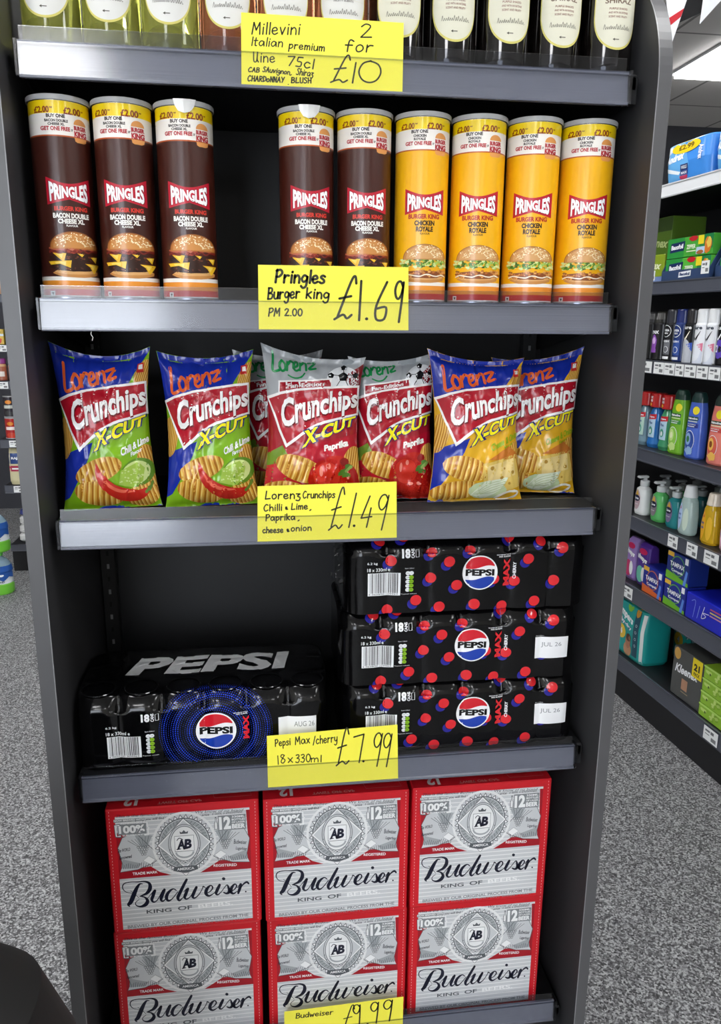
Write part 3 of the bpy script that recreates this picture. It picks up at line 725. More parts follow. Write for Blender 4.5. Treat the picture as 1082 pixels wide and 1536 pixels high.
def bag_art(kind):
    A = Art(uvmap); F = foil; rd = random.Random(hash(kind) % 97 if False else {'chili': 3, 'paprika': 5, 'cheese': 8}[kind])
    if kind in ('chili', 'cheese'):
        BL = F('#1a2f9c')
        A.poly([(0, 0), (100, 0), (100, 4), (76, 37), (50, 40), (0, 47)], BL, 0)
        A.poly([(0, 97), (36, 86), (30, 100), (6, 137), (0, 140)], BL, 0)
        lorenz(A, 8, 10, .345, F('#e2632c'), 1, .05, -.04)
        ridged(A, 95, 26, 9, 15, .3, 1)
        A.rect(88, 14, 95, 23, F('#c8322a'), 4); A.rect(89.5, 15.5, 93.8, 20, F('#f3efe8'), 5)
        ridged(A, 3, 82, 10, 20, .2, 0)
        ridged(A, 97, 112, 13, 22, -.2, 1)
    else:
        lorenz(A, 8, 0, .265, F('#1e8a4a'), 1, -.03, .02)
        A.ell(80, 27, 17, 17, F('#e4e6e8'), 0, 34)
        KB = F('#16181b')
        A.ell(80, 22, 5.6, 5.6, KB, 1, 5, -PI/2)
        for q in range(5):
            a = -PI/2+q*2*PI/5; b = a+PI/5
            A.stroke([(80+5*cos(a), 22+5*sin(a)), (80+10.5*cos(a), 22+10.5*sin(a)+1.5)], .7, KB, 1, smooth=False)
            px, py = 80+13.5*cos(a), 25+13.5*sin(a); A.ell(px, py, 3.4, 3.4, KB, 1, 5, a)
        A.poly([(13, 31.5), (68, 24), (69, 46), (12, 46)], F('#f5f2f0'), 2); A.poly([(14.5, 33), (67, 25.8), (67.5, 46), (13.5, 46)], F('#a11224'), 2.6)
        A.textq('Fan-Edition', [(22, 38.2), (60, 32.6), (60, 28.2), (22, 33.8)], F('#f5f2f0'), 3.4, .03)
        A.poly([(80, 22), (100, 8), (100, 40), (92, 36)], F('#7c0f1c'), 0)
    brand_block(A, F, 4)
    G, RED = F('#f6f4ee'), F('#c0281c')
    if kind == 'chili':
        A.textq('Chili & Lime', [(67, 100), (98, 88), (98, 81), (67, 93)], G, 4, .035); A.textq('Flavour', [(77, 101), (90, 96), (90, 92.5), (77, 97)], G, 4, .02)
        ridged(A, 40, 112, 27, 11, -.25, 2); ridged(A, 38, 134, 26, 12, .15, 3); ridged(A, 84, 138, 18, 11, -.2, 3)
        L1, L2, L3 = F('#9fbf4a'), F('#c9d98a'), F('#5f8a25')
        A.ell(82, 116, 19, 13, L3, 4, 24, -.3); A.ell(80, 116, 16, 10.5, L2, 5, 24, -.3)
        A.poly([(60, 126), (64, 113), (84, 106), (90, 112), (86, 124), (76, 130)], L1, 6)
        for k in range(40): A.blob(62+rd.random()*25, 112+rd.random()*14, 1.1, .7, L2, 7, 6, .3, k)
        A.stroke([(38, 106, 1), (40, 116, 7), (48, 127, 11), (62, 135, 13), (78, 137, 10), (88, 134, 6)], 8, RED, 8)
        A.stroke([(42, 116, 1), (49, 126, 3), (62, 132, 3), (76, 133, 1)], 2, F('#e86a50'), 9)
        A.stroke([(87, 135), (92, 131), (95, 126)], 3, F('#5c7a28'), 9)
    elif kind == 'paprika':
        A.poly([(40, 92), (98, 80), (99, 104), (60, 110), (26, 112)], F('#b3152a'), 2)
        A.textq('Paprika', [(61, 99), (88, 94), (88, 85), (61, 91)], G, 4, .05)
        A.poly([(0, 112), (30, 104), (40, 150), (0, 150)], F('#c2202e'), 0)
        ridged(A, 36, 114, 27, 12, .3, 3); ridged(A, 24, 138, 26, 12, .1, 3); ridged(A, 92, 112, 12, 20, .2, 3)
        for (x, y, rx, ry, c) in ((66, 124, 22, 20, '#b5180f'), (84, 126, 14, 18, '#a3130d'), (76, 138, 18, 13, '#c4281a'), (64, 120, 14, 13, '#cf3020')): A.ell(x, y, rx, ry, F(c), 5 if c != '#cf3020' else 6, 26)
        A.ell(74, 108, 14, 7, F('#bd2218'), 5); A.ell(83, 107, 5, 4, F('#8c0f0b'), 6)
        for (x, y, rx, ry) in ((58, 116, 2, 5), (66, 111, 2, 3), (86, 120, 1.6, 4), (70, 133, 3, 1.5), (80, 133, 3, 2)): A.ell(x, y, rx, ry, F('#f08e7c'), 7, 12)
        for (x, y) in ((82, 116), (86, 112), (84, 120), (79, 118)): A.blob(x, y, 4, 2.6, F('#4d7a2a'), 8, 10, .3, int(x))
        A.stroke([(84, 116), (90, 112)], 3, F('#7fa04a'), 9)
    else:
        A.textq('Cheese & Onion', [(62, 100), (98, 86), (98, 79), (62, 93)], F('#8fb01e'), 4, .035); A.textq('Flavour', [(78, 98), (90, 93), (90, 90), (78, 95)], F('#8fb01e'), 4, .02)
        A.poly([(58, 108), (84, 95), (96, 103), (94, 108)], F('#c9772e'), 4)
        A.poly([(52, 112), (94, 103), (97, 136), (70, 142), (54, 132)], F('#e0bf62'), 4); A.poly([(56, 114), (90, 107), (92, 124), (60, 130)], F('#ead08a'), 5)
        for (x, y, r) in ((63, 116, 2.4), (78, 117, 1.4), (75, 126, 1.8), (88, 121, 2), (84, 132, 1.5), (70, 135, 1.2)): A.ell(x, y, r, r*.9, F('#b38a34'), 6, 10)
        ridged(A, 34, 116, 26, 12, .2, 2); ridged(A, 26, 138, 26, 10, -.1, 3)
        A.blob(60, 138, 21, 9, F('#c4d3a4'), 6, 22, .03, 2)
        A.poly([(42, 142), (56, 129), (82, 126), (74, 139), (58, 147)], F('#dfe6cc'), 7)
        for k in range(5): A.stroke([(44+k*2, 142), (60+k*2, 132+k*2), (79, 128+k*2)], .7, F('#b9c79a'), 8)
        A.stroke([(70, 146), (84, 140), (94, 142), (84, 148), (72, 148)], 2.2, F('#f0ecd8'), 8)
    return A
BASE = {'chili': foil('#7fb31a'), 'paprika': foil('#a9adb0'), 'cheese': foil('#e0ac22')}
BACKM = {'chili': foil('#1a2f9c'), 'paprika': foil('#8f959a'), 'cheese': foil('#1a2f9c')}
Z3 = DECK[2]; GRP = 'snack bags on the third shelf'
def paprika_base(): return None
def bag(kind, label, w, h, seed, x, y, rz, tilt, lean=-.10, T=.030, **k):
    A = bag_art(kind)
    if kind == 'paprika':
        A2 = Art(uvmap); A2.poly([(0, 52), (100, 52), (100, 150), (0, 150)], foil('#a31a28'), -1); A2.poly([(0, 100), (16, 92), (30, 112), (20, 150), (0, 150)], foil('#6f8f2c'), -.5)
        A.items = A2.items+A.items
    return make_bag('snack_bag', label, A, BASE[kind], BACKM[kind], w, h, T, seed, (x, y, Z3+.0045), rz, tilt, lean, GRP, **k)
bag('chili', 'green and blue snack bag with chili and lime at the left end, leaning left', .142, .235, 1, -.3325, .055, .05, -.03, tl=.012, tr=.0, sag=.018)
bag('chili', 'green and blue snack bag with chili and lime, second from the left', .142, .232, 2, -.1865, .060, .0, -.02, tl=.0)
bag('paprika', 'grey and red paprika snack bag mostly hidden behind the front one, left of it', .146, .230, 3, -.080, .150, .05, .0)
bag('paprika', 'grey and red paprika snack bag in front, above the £1.49 card', .158, .236, 4, -.036, .050, -.02, .02, tl=.006, tr=-.012)
bag('paprika', 'grey and red paprika snack bag just left of the yellow and blue bags', .142, .232, 5, .092, .078, -.03, .01, tl=-.01)
bag('cheese', 'yellow and blue cheese snack bag left of the last one', .156, .236, 6, .221, .050, .05, .0, tl=.0, tr=-.014)
bag('cheese', 'yellow and blue cheese snack bag at the right end of the shelf', .150, .236, 7, .330, .104, -.14, .02, tl=-.018, tr=.004)

# ------------------------------------------------------------------ shrink-wrapped packs of drink cans on the fourth shelf
PK = .0655; PW = PK*6; PD = .194; PH = .1195
BLK = mat('#060607', .16, 0, .25, spec=.35, bump=.25, bscale=45)
def film_ink(h): return mat(h, .16, 0, .5)
CANTOP = mat('#191a1c', .12, .55, .4)
def pack_point(x, s):
    c = abs(sin(PI*x/PK)); g = (1-c)**2
    cc = max(0., 1-c); 
    if s <= .096: y, z = 0., s
    elif s <= .124:
        t = (s-.096)/.028; y, z = .002+.013*t**1.3-.002*(1-t), .096+(PH-.096)*t**.8
    else: y, z = .015+(s-.124), PH
    fz = min(1, max(0, (s-.06)/.036))
    y += .0035*g
    if s > .096:
        k = max(0., 1-(s-.096)/.05); y += .008*g*k; z -= .009*g*k
    if s > .124:                                    # hollows between the can rows on top
        d = (y-.0)/PK; g2 = (1-abs(sin(PI*d)))**2; z -= (.004 if x < .03 or x > PW-.03 else .0012)*max(g*.8, g2*.8)+.0008*(1 if (abs(((x/PK) % 1)-.5)**2+abs((d % 1)-.5)**2) < .115 else 0)
    R = .030
    dx = min(x, PW-x)
    if dx < R:
        sh = R-math.sqrt(max(0, R*R-(R-dx)**2)); y = sh+(PD-2*sh)*(y/PD)
    z += noise.noise(Vector((x*22, s*22, 1.7)))*.0009; y += noise.noise(Vector((x*18, s*18, 4.2)))*.0014
    return Vector((x-PW/2, y, max(z, 0)))
SMAX = .124+PD-.03
def pack_fn(x, s):
    e = .0012
    a = pack_point(min(x+e, PW), s)-pack_point(max(x-e, 0), s); b = pack_point(x, min(s+e, SMAX))-pack_point(x, max(s-e, 0))
    return pack_point(x, s), a.cross(b).normalized()
def roundel(A, cx, cy, r, m=film_ink):
    W_, R_, B_, K_ = m('#f3f3f5'), m('#d3202e'), m('#1d3fa8'), m('#08080a')
    A.ell(cx, cy, r, r, W_, 2, 40)
    def chord(y0, y1, f0, f1, mm):
        n = 16; q = r*.93
        xs = [-q+2*q*i/n for i in range(n+1)]
        up = [(cx+x, cy+min(f1(x/q)*q, math.sqrt(max(0, q*q-x*x)))) for x in xs]; lo = [(cx+x, cy+max(f0(x/q)*q, -math.sqrt(max(0, q*q-x*x)))) for x in xs]
        pts = [p for p, l in zip(up, lo) if p[1] >= l[1]-1e-9]+[l for p, l in zip(up, lo) if p[1] >= l[1]-1e-9][::-1]
        A.poly(pts, mm, 3)
    chord(0, 0, lambda t: .34+.12*sin(t*3.0), lambda t: 2, R_)
    chord(0, 0, lambda t: -2, lambda t: -.36+.12*sin(t*3.0), B_)
    A.text('PEPSI', cx-r*.82, cy-r*.19, cx+r*.82, cy+r*.21, K_, 4, .05)
def pack_common(A, dx=0., bar=True, y0=.038, cherry=True):
    W_, K_, G_ = film_ink('#eceef0'), film_ink('#0a0a0b'), film_ink('#86b81f')
    x = .034+dx
    A.text('6.2 kg', x, y0+.048, x+.016, y0+.0525, W_, 1, .01); A.text('18 x 330ml e', x, y0+.0375, x+.036, y0+.043, W_, 1, .01)
    rd = random.Random(3)
    A.rect(x+.001, y0-.002, x+.052, y0+.035, W_, 1)
    q = x+.004
    while q < x+.047:
        wd = rd.choice([.0005, .0005, .001, .0014]); A.rect(q, y0+.002, q+wd, y0+.0345, film_ink('#2a2c30'), 2); q += wd+rd.choice([.0007, .0009, .0014])
    A.text('4 060800 309963', x+.002, y0-.001, x+.048, y0+.0015, K_, 2, .0)
    x = .088+dx
    A.text('18', x, y0+.058, x+.013, y0+.0715, W_, 1, .05); A.textq('CANS', [(x+.0195, y0+.058), (x+.0195, y0+.0715), (x+.0145, y0+.0715), (x+.0145, y0+.058)], W_, 1, .03)
    A.stroke([(x+.0215, y0+.0595), (x+.0215, y0+.0695), (x+.0265, y0+.0705), (x+.0265, y0+.0595), (x+.0215, y0+.0595)], .0007, W_, 1, smooth=False)
    for k in range(5):
        yy = y0+.007+k*.0068
        A.ell(x+.0095, yy, .0037, .0032, W_, 1, 12); A.ell(x+.015, yy, .0037, .0032, W_ if k == 4 else G_, 2, 12)
        A.text('0.%dg' % (k+1), x+.0072, yy-.0012, x+.0118, yy+.0012, K_, 3, 0)
        A.text('<1%', x+.013, yy-.0011, x+.017, yy+.0011, K_, 3, 0)
    A.text('Each 330ml', x+.005, y0+.041, x+.019, y0+.0427, W_, 1, 0); A.text('Typical values', x-.001, y0-.001, x+.024, y0+.001, W_, 1, 0)
def max_art():
    A = Art()
    W_ = film_ink('#f0f1f3'); BL = film_ink('#2747c8')
    cx, cy = .214, .056
    for k in range(16):                                             # halftone dots in rings round the roundel
        R = .034+k*.0036; n = int(2*PI*R/.0034); amp = .85*(.25, .7, 1., .75, .4, .2, .35, .75, 1., .8, .5, .3, .55, .85, .55, .3)[k]
        for i in range(n):
            a = 2*PI*i/n+.4*k; px, py = cx+R*cos(a), cy+R*.96*sin(a)
            if .004 < py < .150: A.ell(px, py, .00115*amp+.0002, .00115*amp+.0002, BL, 1, 6)
    roundel(A, cx, cy, .0315)
    A.textq('MAX', [(cx+.052, cy-.018), (cx+.052, cy+.023), (cx+.042, cy+.023), (cx+.042, cy-.018)], film_ink('#d3202e'), 3, .05)
    A.text('MAXIMUM TASTE', cx+.028, cy+.0285, cx+.05, cy+.030, W_, 3, .02); A.text('NO SUGAR', cx+.032, cy+.0255, cx+.05, cy+.0278, W_, 3, .03)
    pack_common(A, .012, y0=.02)
    A.rect(.312, .028, .372, .072, W_, 1); A.text('AUG 26', .337, .055, .369, .0635, film_ink('#7f8488'), 2, .0)
    # big word across the top
    A.textq('PEPSI', [(.066, .186), (.336, .186), (.336, .254), (.074, .254)], film_ink('#fbfcfd'), 9, .04, .12)
    return A
def cherry_art(date=True):
    A = Art(); W_ = film_ink('#f0f1f3'); RD = film_ink('#d9262e'); BL = film_ink('#241f8c')
    cx, cy = .213, .062
    rd = random.Random(4)
    pts = [(.071, .086), (.066, .006), (.111, .021), (.135, .098), (.134, .056), (.163, .082), (.176, .043), (.149, .008), (.206, .010), (.197, .100), (.236, .051), (.251, .005), (.270, .046), (.291, .082), (.304, .012), (.335, .045), (.347, .098), (.312, .110), (.054, .118), (.092, .124), (.262, .120),
           (.07, .17), (.12, .2), (.18, .16), (.22, .2), (.29, .17), (.34, .2), (.05, .23), (.15, .24), (.25, .25), (.33, .25)]
    for x, y in pts:
        A.ell(x-.005, y-.006, .0085, .0085, BL, 1, 18)
        A.ell(x, y, .0098, .0094, film_ink('#2a0a1c'), 2, 20); A.ell(x, y, .0088, .0085, RD, 3, 20)
    A.items = A.items
    roundel_lvl = len(A.items)
    roundel(A, cx, cy, .0285)
    for it in range(roundel_lvl, len(A.items)): A.items[it] = (A.items[it][0]+3,)+A.items[it][1:]
    k0 = len(A.items)
    A.textq('MAX', [(cx+.049, cy-.023), (cx+.049, cy+.022), (cx+.038, cy+.022), (cx+.038, cy-.023)], RD, 3, .05)
    A.textq('CHERRY', [(cx+.059, cy-.012), (cx+.059, cy+.016), (cx+.054, cy+.016), (cx+.054, cy-.012)], W_, 3, .03)
    A.text('MAXIMUM TASTE', cx+.026, cy+.028, cx+.05, cy+.0295, W_, 3, .02); A.text('NO SUGAR', cx+.030, cy+.0245, cx+.05, cy+.0270, W_, 3, .03)
    pack_common(A, 0., y0=.032)
    if date:
        A.rect(.318, .034, .373, .070, W_, 4); A.text('JUL 26', .329, .052, .362, .061, film_ink('#7f8488'), 5, .0); A.text('Best before', .319, .0715, .333, .0728, W_, 3, 0)
    for it in range(k0, len(A.items)): A.items[it] = (A.items[it][0]+3,)+A.items[it][1:]
    return A
def make_pack(name, label, art, group, loc, rz=0., torn=False):
    t = thing(name, label, 'can pack', loc, rz, group)
    mb = MB(); nx, ns = 144, 74
    mb.grid(lambda u, v: pack_point(u*PW, v*SMAX), nx, ns, BLK)
    # ends, back and foot
    n0 = [pack_point(0, SMAX*j/ns) for j in range(ns+1)]; n1 = [pack_point(PW, SMAX*j/ns) for j in range(ns+1)]
    mb.add(n0+[Vector((-PW/2, n0[-1].y, 0))], [tuple(range(ns+2))[::-1]], BLK); mb.add(n1+[Vector((PW/2, n1[-1].y, 0))], [tuple(range(ns+2))], BLK)
    bk = [pack_point(PW*i/nx, SMAX) for i in range(nx+1)]
    mb.add(bk+[Vector((p.x, p.y, 0)) for p in bk], [(i+1, i, nx+1+i, nx+2+i) for i in range(nx)], BLK, True)
    fr = [pack_point(PW*i/nx, 0) for i in range(nx+1)]
    mb.add(fr+[Vector((p.x, p.y, 0)) for p in bk], [(i, i+1, nx+2+i, nx+1+i) for i in range(nx)], BLK)
    mb.art(art, pack_fn, .00055, .00010, .0035)
    mb.build('film_wrap', t)
    for i in range(6):                                              # the front row of can tops under the film
        x = (i+.5)*PK-PW/2
        ring = MB().lathe([(.0262, .0), (.0272, .0012), (.0262, .0022), (.0245, .0016)], 30, CANTOP, x, PK*.5+.003, cap0=False, cap1=False)
        ring.v = [(a, b, c+PH-.0006) for a, b, c in ring.v]
        ring.build('can_rim', t)
    if torn:
        rd = random.Random(8)
        for k in range(7):
            f = MB(); V = []; F = []
            x, y, z = -PW/2+.002, rd.uniform(.02, .05), rd.uniform(.02, .11); ang = rd.uniform(-1.2, 1.9); wv = rd.uniform(.004, .009); L = rd.uniform(.02, .05)
            for i in range(9):
                tt = i/8
                px = x-.006*abs(sin(tt*4+k))-.020*tt*abs(cos(ang)); pz = z+L*tt*sin(ang)+rd.uniform(-.002, .002); py = y-.02*tt+rd.uniform(-.003, .003)
                V += [(px-wv*(1-tt), py, pz), (px+wv*(1-tt)*.5, py+.004*sin(i*2), pz+wv*.6)]
            for i in range(8): F.append((2*i, 2*i+1, 2*i+3, 2*i+2))
            f.add(V, F, FILM, True); f.build('torn_film', t)
    return t
Z4 = DECK[3]+.0016
make_pack('can_pack', 'black pack of cans lying alone on the left, white word across its top', max_art(), 'shrink-wrapped can packs', (-.2105, .016, Z4), .0)
cp = make_pack('can_pack', 'black can pack with red dots, bottom of the stack of three', cherry_art(True), 'shrink-wrapped can packs', (.2065, .014, Z4))
copy_thing(cp, 'black can pack with red dots, middle of the stack of three', (.199, .012, Z4+.1205), -.012)
make_pack('can_pack', 'black can pack with red dots, top of the stack, without a date sticker', cherry_art(False), 'shrink-wrapped can packs', (.2075, .014, Z4+.241), .004, True)

# ------------------------------------------------------------------ beer cartons on the bottom shelf
BW, BH, BD = .2425, .2335, .20
CARD_RED = mat('#cf1a26', .42, 0, .12, bump=.1, bscale=20); CR = lambda h: mat(h, .38, 0, .15)
SILVER = mat('#d2d5d7', .34, .15, .15)
def carton_art():
    # drawn over a sheared enlargement of the carton front; y' straightens the perspective
    mx, my = .0150, .006                                            # red margin
    pw, ph = BW-2*mx, BH-.021
    def T(x, y): return (mx+(x-80)/920*pw, .008+(985-(y+.108*(x-80)))/800*ph)
    def Q(x, y): return (mx+(x-80)/920*pw, .008+(985-y)/800*ph)      # already straightened
    A = Art(T); B = Art(Q)
    K_, W_, R_, G1, G2, G3 = CR('#10142a'), CR('#f2f3f3'), CR('#a51322'), CR('#83888b'), CR('#565b60'), CR('#a4a9ac')
    LT = CR('#eceded')
    B.rect(80, 985, 1000, 185, SILVER, 0)
    for k in range(27): B.rect(80, 200+k*29.5, 1000, 193+k*29.5, LT, 1)
    # red crest field with the silver ribbon shapes over it
    B.poly([(80, 300), (110, 290), (170, 330), (150, 560), (80, 610)], R_, 1.5); B.poly([(975, 200), (1000, 200), (1000, 600), (905, 540), (985, 400)], R_, 1.5)
    B.poly([(80, 618), (80, 560), (300, 545), (360, 590), (440, 618)], R_, 1.8); B.poly([(640, 618), (720, 575), (780, 540), (1000, 550), (1000, 618)], R_, 1.8)
    for sgn in (-1, 1):
        c = 540
        rib = [(c+sgn*170, 480), (c+sgn*330, 300), (c+sgn*420, 330), (c+sgn*455, 400), (c+sgn*430, 520), (c+sgn*450, 570), (c+sgn*330, 560), (c+sgn*215, 520)]
        B.poly(rib, SILVER, 2)
        B.stroke(rib+[rib[0]], 4, G2, 3, smooth=False)
        B.poly([(c+sgn*215, 330), (c+sgn*345, 300), (c+sgn*300, 400), (c+sgn*262, 415)], G3, 2.5)
        B.poly([(c+sgn*300, 520), (c+sgn*430, 480), (c+sgn*440, 545), (c+sgn*330, 552)], G3, 2.5)
        for k in range(7): B.stroke([(c+sgn*(240+k*24), 330+k*4), (c+sgn*(262+k*9), 400)], 3, G2, 3, smooth=False)   # hop and barley shading
        for r_ in range(4):
            for k in range(5-r_): B.ring(c+sgn*(250+k*17+r_*8), 405+r_*17, 9, 9, 3, G2, 3, 10)
        for k in range(14): B.stroke([(c+sgn*(225+k*15), 520+8*sin(k)), (c+sgn*(232+k*15), 548)], 3.5, G2, 3, smooth=False)
        B.poly([(c+sgn*205, 500), (c+sgn*250, 470), (c+sgn*290, 500), (c+sgn*240, 530)], W_, 4); B.stroke([(c+sgn*205, 500), (c+sgn*250, 470), (c+sgn*290, 500), (c+sgn*240, 530), (c+sgn*205, 500)], 2.5, G1, 5, smooth=False)
    A.textq('The WORLD', [(82, 432), (170, 412), (168, 392), (84, 406)], K_, 5, .01, .3); A.textq('Renowned', [(88, 482), (178, 462), (176, 440), (90, 456)], K_, 5, .01, .3)
    A.textq('Budweiser', [(882, 345), (975, 345), (972, 318), (884, 312)], K_, 5, .01, .2); A.textq('Lagerbier', [(894, 392), (976, 398), (974, 366), (896, 364)], K_, 5, .01, .2)
    # round crest
    cx, cy = 540, 403
    B.ell(cx, cy, 222, 222, LT, 3, 60); B.ell(cx, cy, 205, 205, SILVER, 4, 60)
    n = 32
    for i in range(n):
        a0 = 2*PI*i/n; a1 = 2*PI*(i+1)/n; am = (a0+a1)/2
        B.poly([(cx+178*cos(a0), cy+178*sin(a0)), (cx+207*cos(am), cy+207*sin(am)), (cx+178*cos(a1), cy+178*sin(a1))], G2, 5); B.poly([(cx+180*cos(a0+.04), cy+180*sin(a0+.04)), (cx+199*cos(am), cy+199*sin(am)), (cx+180*cos(a1-.04), cy+180*sin(a1-.04))], W_, 6)
    B.ring(cx, cy, 178, 178, 5, G2, 6, 60); B.ring(cx, cy, 168, 168, 30, G3, 5, 60)
    for k in range(40):
        a = 2*PI*k/40
        if abs(cos(a)*sin(a)) > .22: B.stroke([(cx+142*cos(a), cy+142*sin(a)), (cx+166*cos(a+.06), cy+166*sin(a+.06))], 3, G2, 6, smooth=False)
    D = [(cx, cy-178), (cx+186, cy), (cx, cy+178), (cx-186, cy)]
    B.poly(D, W_, 7); B.stroke(D+[D[0]], 5, G2, 8, smooth=False)
    B.poly([(cx+(x-cx)*.92, cy+(y-cy)*.92) for x, y in D], SILVER, 8)
    B.ring(cx, cy, 112, 138, 6, G1, 9, 48); B.ring(cx, cy, 98, 124, 4, G2, 9, 48); B.ell(cx, cy, 92, 118, LT, 9, 40)
    B.rect(cx-66, cy+52, cx+66, cy-56, W_, 10); B.stroke([(cx-66, cy+52), (cx+66, cy+52), (cx+66, cy-56), (cx-66, cy-56), (cx-66, cy+52)], 3.5, G2, 11, smooth=False)
    B.text('A', cx-52, cy+36, cx+4, cy-32, K_, 12, .05, .12); B.text('B', cx-4, cy+36, cx+50, cy-32, K_, 12, .05, .12)
    for sx in (-54, -6): B.stroke([(cx+sx, cy+38), (cx+sx+26, cy+34)], 6, K_, 12, smooth=False)
    B.stroke([(cx-50, cy-26), (cx-34, cy-42), (cx-10, cy-30)], 5, K_, 12)
    B.poly([(cx-26, cy-70), (cx-30, cy-88), (cx-14, cy-80), (cx, cy-96), (cx+14, cy-80), (cx+30, cy-88), (cx+26, cy-70)], G2, 11)
    B.ring(cx, cy+58, 66, 44, 12, G3, 10, 24, a0=0, a1=PI); B.stroke([(cx-60, cy+112), (cx-20, cy+136), (cx, cy+124), (cx+24, cy+136), (cx+62, cy+108)], 12, G2, 10); B.stroke([(cx-60, cy+112), (cx-20, cy+136), (cx, cy+124), (cx+24, cy+136), (cx+62, cy+108)], 6, LT, 11)
    for k in range(9):
        a = .3+k*.32; B.ell(cx+105*cos(a), cy+130*sin(a), 4, 4, G2, 11, 6)
    B.poly([(cx-78, cy+158), (cx+78, cy+158), (cx+88, cy+186), (cx, cy+210), (cx-88, cy+186)], G2, 12)
    B.text('AMERICA', cx-60, cy+186, cx+60, cy+168, W_, 13, .02)
    B.poly([(cx-22, cy+206), (cx+22, cy+206), (cx, cy+228)], W_, 13); B.stroke([(cx-22, cy+206), (cx, cy+228), (cx+22, cy+206)], 3, G2, 14, smooth=False)
    # creed lines along the top
    A.textq('This is the famous Budweiser beer. We know of no brand', [(90, 188), (960, 112), (960, 96), (90, 170)], K_, 2, .0, .3)
    A.textq('quality you will find in no other beer at any price', [(210, 214), (720, 158), (720, 136), (210, 192)], K_, 2, .01, .3)
    A.textq('a taste, a smoothness', [(740, 150), (950, 128), (950, 108), (740, 130)], K_, 2, .0, .3)
    # badges
    A.textq('NOW BREWED WITH', [(72, 218), (275, 198), (275, 184), (72, 204)], W_, 6, .03)
    A.poly([(70, 224), (278, 202), (278, 182), (70, 202)], G1, 5); A.textq('RENEWABLE', [(118, 234), (262, 220), (262, 208), (118, 222)], W_, 6, .03)
    A.poly([(92, 310), (286, 290), (286, 216), (92, 236)], G1, 5); A.textq('100%', [(100, 300), (276, 282), (276, 226), (100, 246)], W_, 6, .045)
    A.textq('ELECTRICITY', [(124, 316), (262, 302), (262, 292), (124, 305)], W_, 6, .03)
    A.stroke([(106, 238), (76, 241), (80, 322), (110, 319)], 15, G2, 5, smooth=False); A.stroke([(104, 240), (78, 243), (82, 318), (108, 315)], 9, W_, 6, smooth=False); A.stroke([(270, 214), (294, 212), (296, 245), (306, 250), (297, 256), (298, 298), (274, 300)], 9, W_, 6, smooth=False)
    A.poly([(778, 256), (972, 236), (972, 130), (870, 142), (778, 152)], G1, 5)
    for off, mm, l in ((.055, W_, 6),):
        A.textq('12', [(786, 250), (868, 240), (866, 150), (784, 160)], mm, l, off)
        A.textq('BEER', [(874, 238), (966, 228), (966, 196), (874, 206)], mm, l, off-.01)
        A.textq('330ML', [(874, 162), (966, 152), (966, 138), (874, 148)], mm, l, off-.03); A.textq('BOTTLES', [(874, 182), (966, 172), (966, 158), (874, 168)], mm, l, off-.03); A.textq('OF LAGER', [(874, 200), (966, 190), (966, 178), (874, 188)], mm, l, off-.03)
    A.poly([(752, 250), (776, 247), (776, 205), (768, 190), (768, 160), (758, 161), (758, 191), (750, 208)], G2, 5); A.poly([(756, 246), (772, 244), (772, 206), (766, 192), (764, 168), (761, 168), (761, 193), (754, 209)], LT, 6)
    A.textq('TRADE MARK', [(172, 588), (345, 568), (345, 550), (172, 568)], W_, 5, .02); A.textq('REGISTERED', [(735, 514), (898, 504), (898, 484), (735, 496)], W_, 5, .02)
    # script word-mark
    for st in ([(235, 648, 5), (215, 650, 10), (192, 682, 20), (168, 733, 26), (146, 780, 24), (128, 800, 16), (136, 812, 6)],
               [(160, 718, 3), (118, 708, 4), (97, 680, 6), (108, 650, 6), (150, 636, 5), (205, 634, 6), (250, 630, 9), (282, 644, 17), (284, 680, 23), (258, 716, 16), (210, 738, 4)],
               [(210, 738, 4), (244, 744, 10), (262, 770, 20), (246, 798, 21), (212, 812, 12), (182, 804, 6), (180, 782, 4), (204, 762, 3)],
               [(255, 760, 3), (285, 726, 4), (312, 694, 8)], [(318, 694, 15), (304, 728, 19), (292, 762, 17), (306, 778, 9), (332, 760, 5), (372, 690, 5)], [(384, 686, 15), (368, 722, 19), (356, 758, 17), (370, 770, 9), (398, 742, 3)],
               [(466, 690, 6), (444, 680, 8), (412, 704, 16), (394, 742, 20), (406, 766, 13), (432, 754, 6), (476, 700, 5)], [(542, 610, 14), (520, 650, 17), (494, 700, 19), (474, 742, 19), (484, 764, 11), (508, 742, 4), (530, 712, 4)],
               [(518, 700, 3), (536, 678, 6)], [(548, 676, 15), (532, 712, 19), (522, 740, 16), (536, 752, 8), (566, 728, 5), (600, 668, 6)], [(608, 664, 15), (590, 700, 19), (578, 732, 17), (592, 744, 9), (624, 716, 5), (650, 672, 5), (656, 658, 8), (672, 668, 4)],
               [(668, 712, 4), (702, 694, 6), (722, 666, 9), (708, 650, 8), (682, 674, 18), (672, 708, 20), (692, 726, 12), (724, 710, 5), (752, 682, 4)],
               [(772, 644, 15), (756, 676, 19), (744, 706, 16), (758, 716, 8), (786, 690, 4)], [(784, 692, 4), (822, 644, 6), (834, 664, 14), (838, 692, 19), (820, 706, 12), (800, 700, 9)],
               [(838, 696, 4), (872, 678, 6), (892, 652, 9), (880, 636, 8), (858, 660, 17), (850, 692, 19), (868, 706, 11), (896, 688, 4)],
               [(898, 664, 4), (918, 634, 7), (924, 640, 13), (912, 672, 18), (902, 702, 13)], [(914, 676, 5), (936, 640, 8), (964, 620, 13), (978, 630, 11)]):
        A.stroke([(a, b, c*1.18) for a, b, c in st], 10, K_, 4, n=5)
    A.ell(802, 599, 12, 11, K_, 4, 14); A.ell(956, 690, 6, 6, K_, 4, 10); A.stroke([(150, 700, 3), (182, 726, 4), (206, 752, 3)], 3, K_, 4)
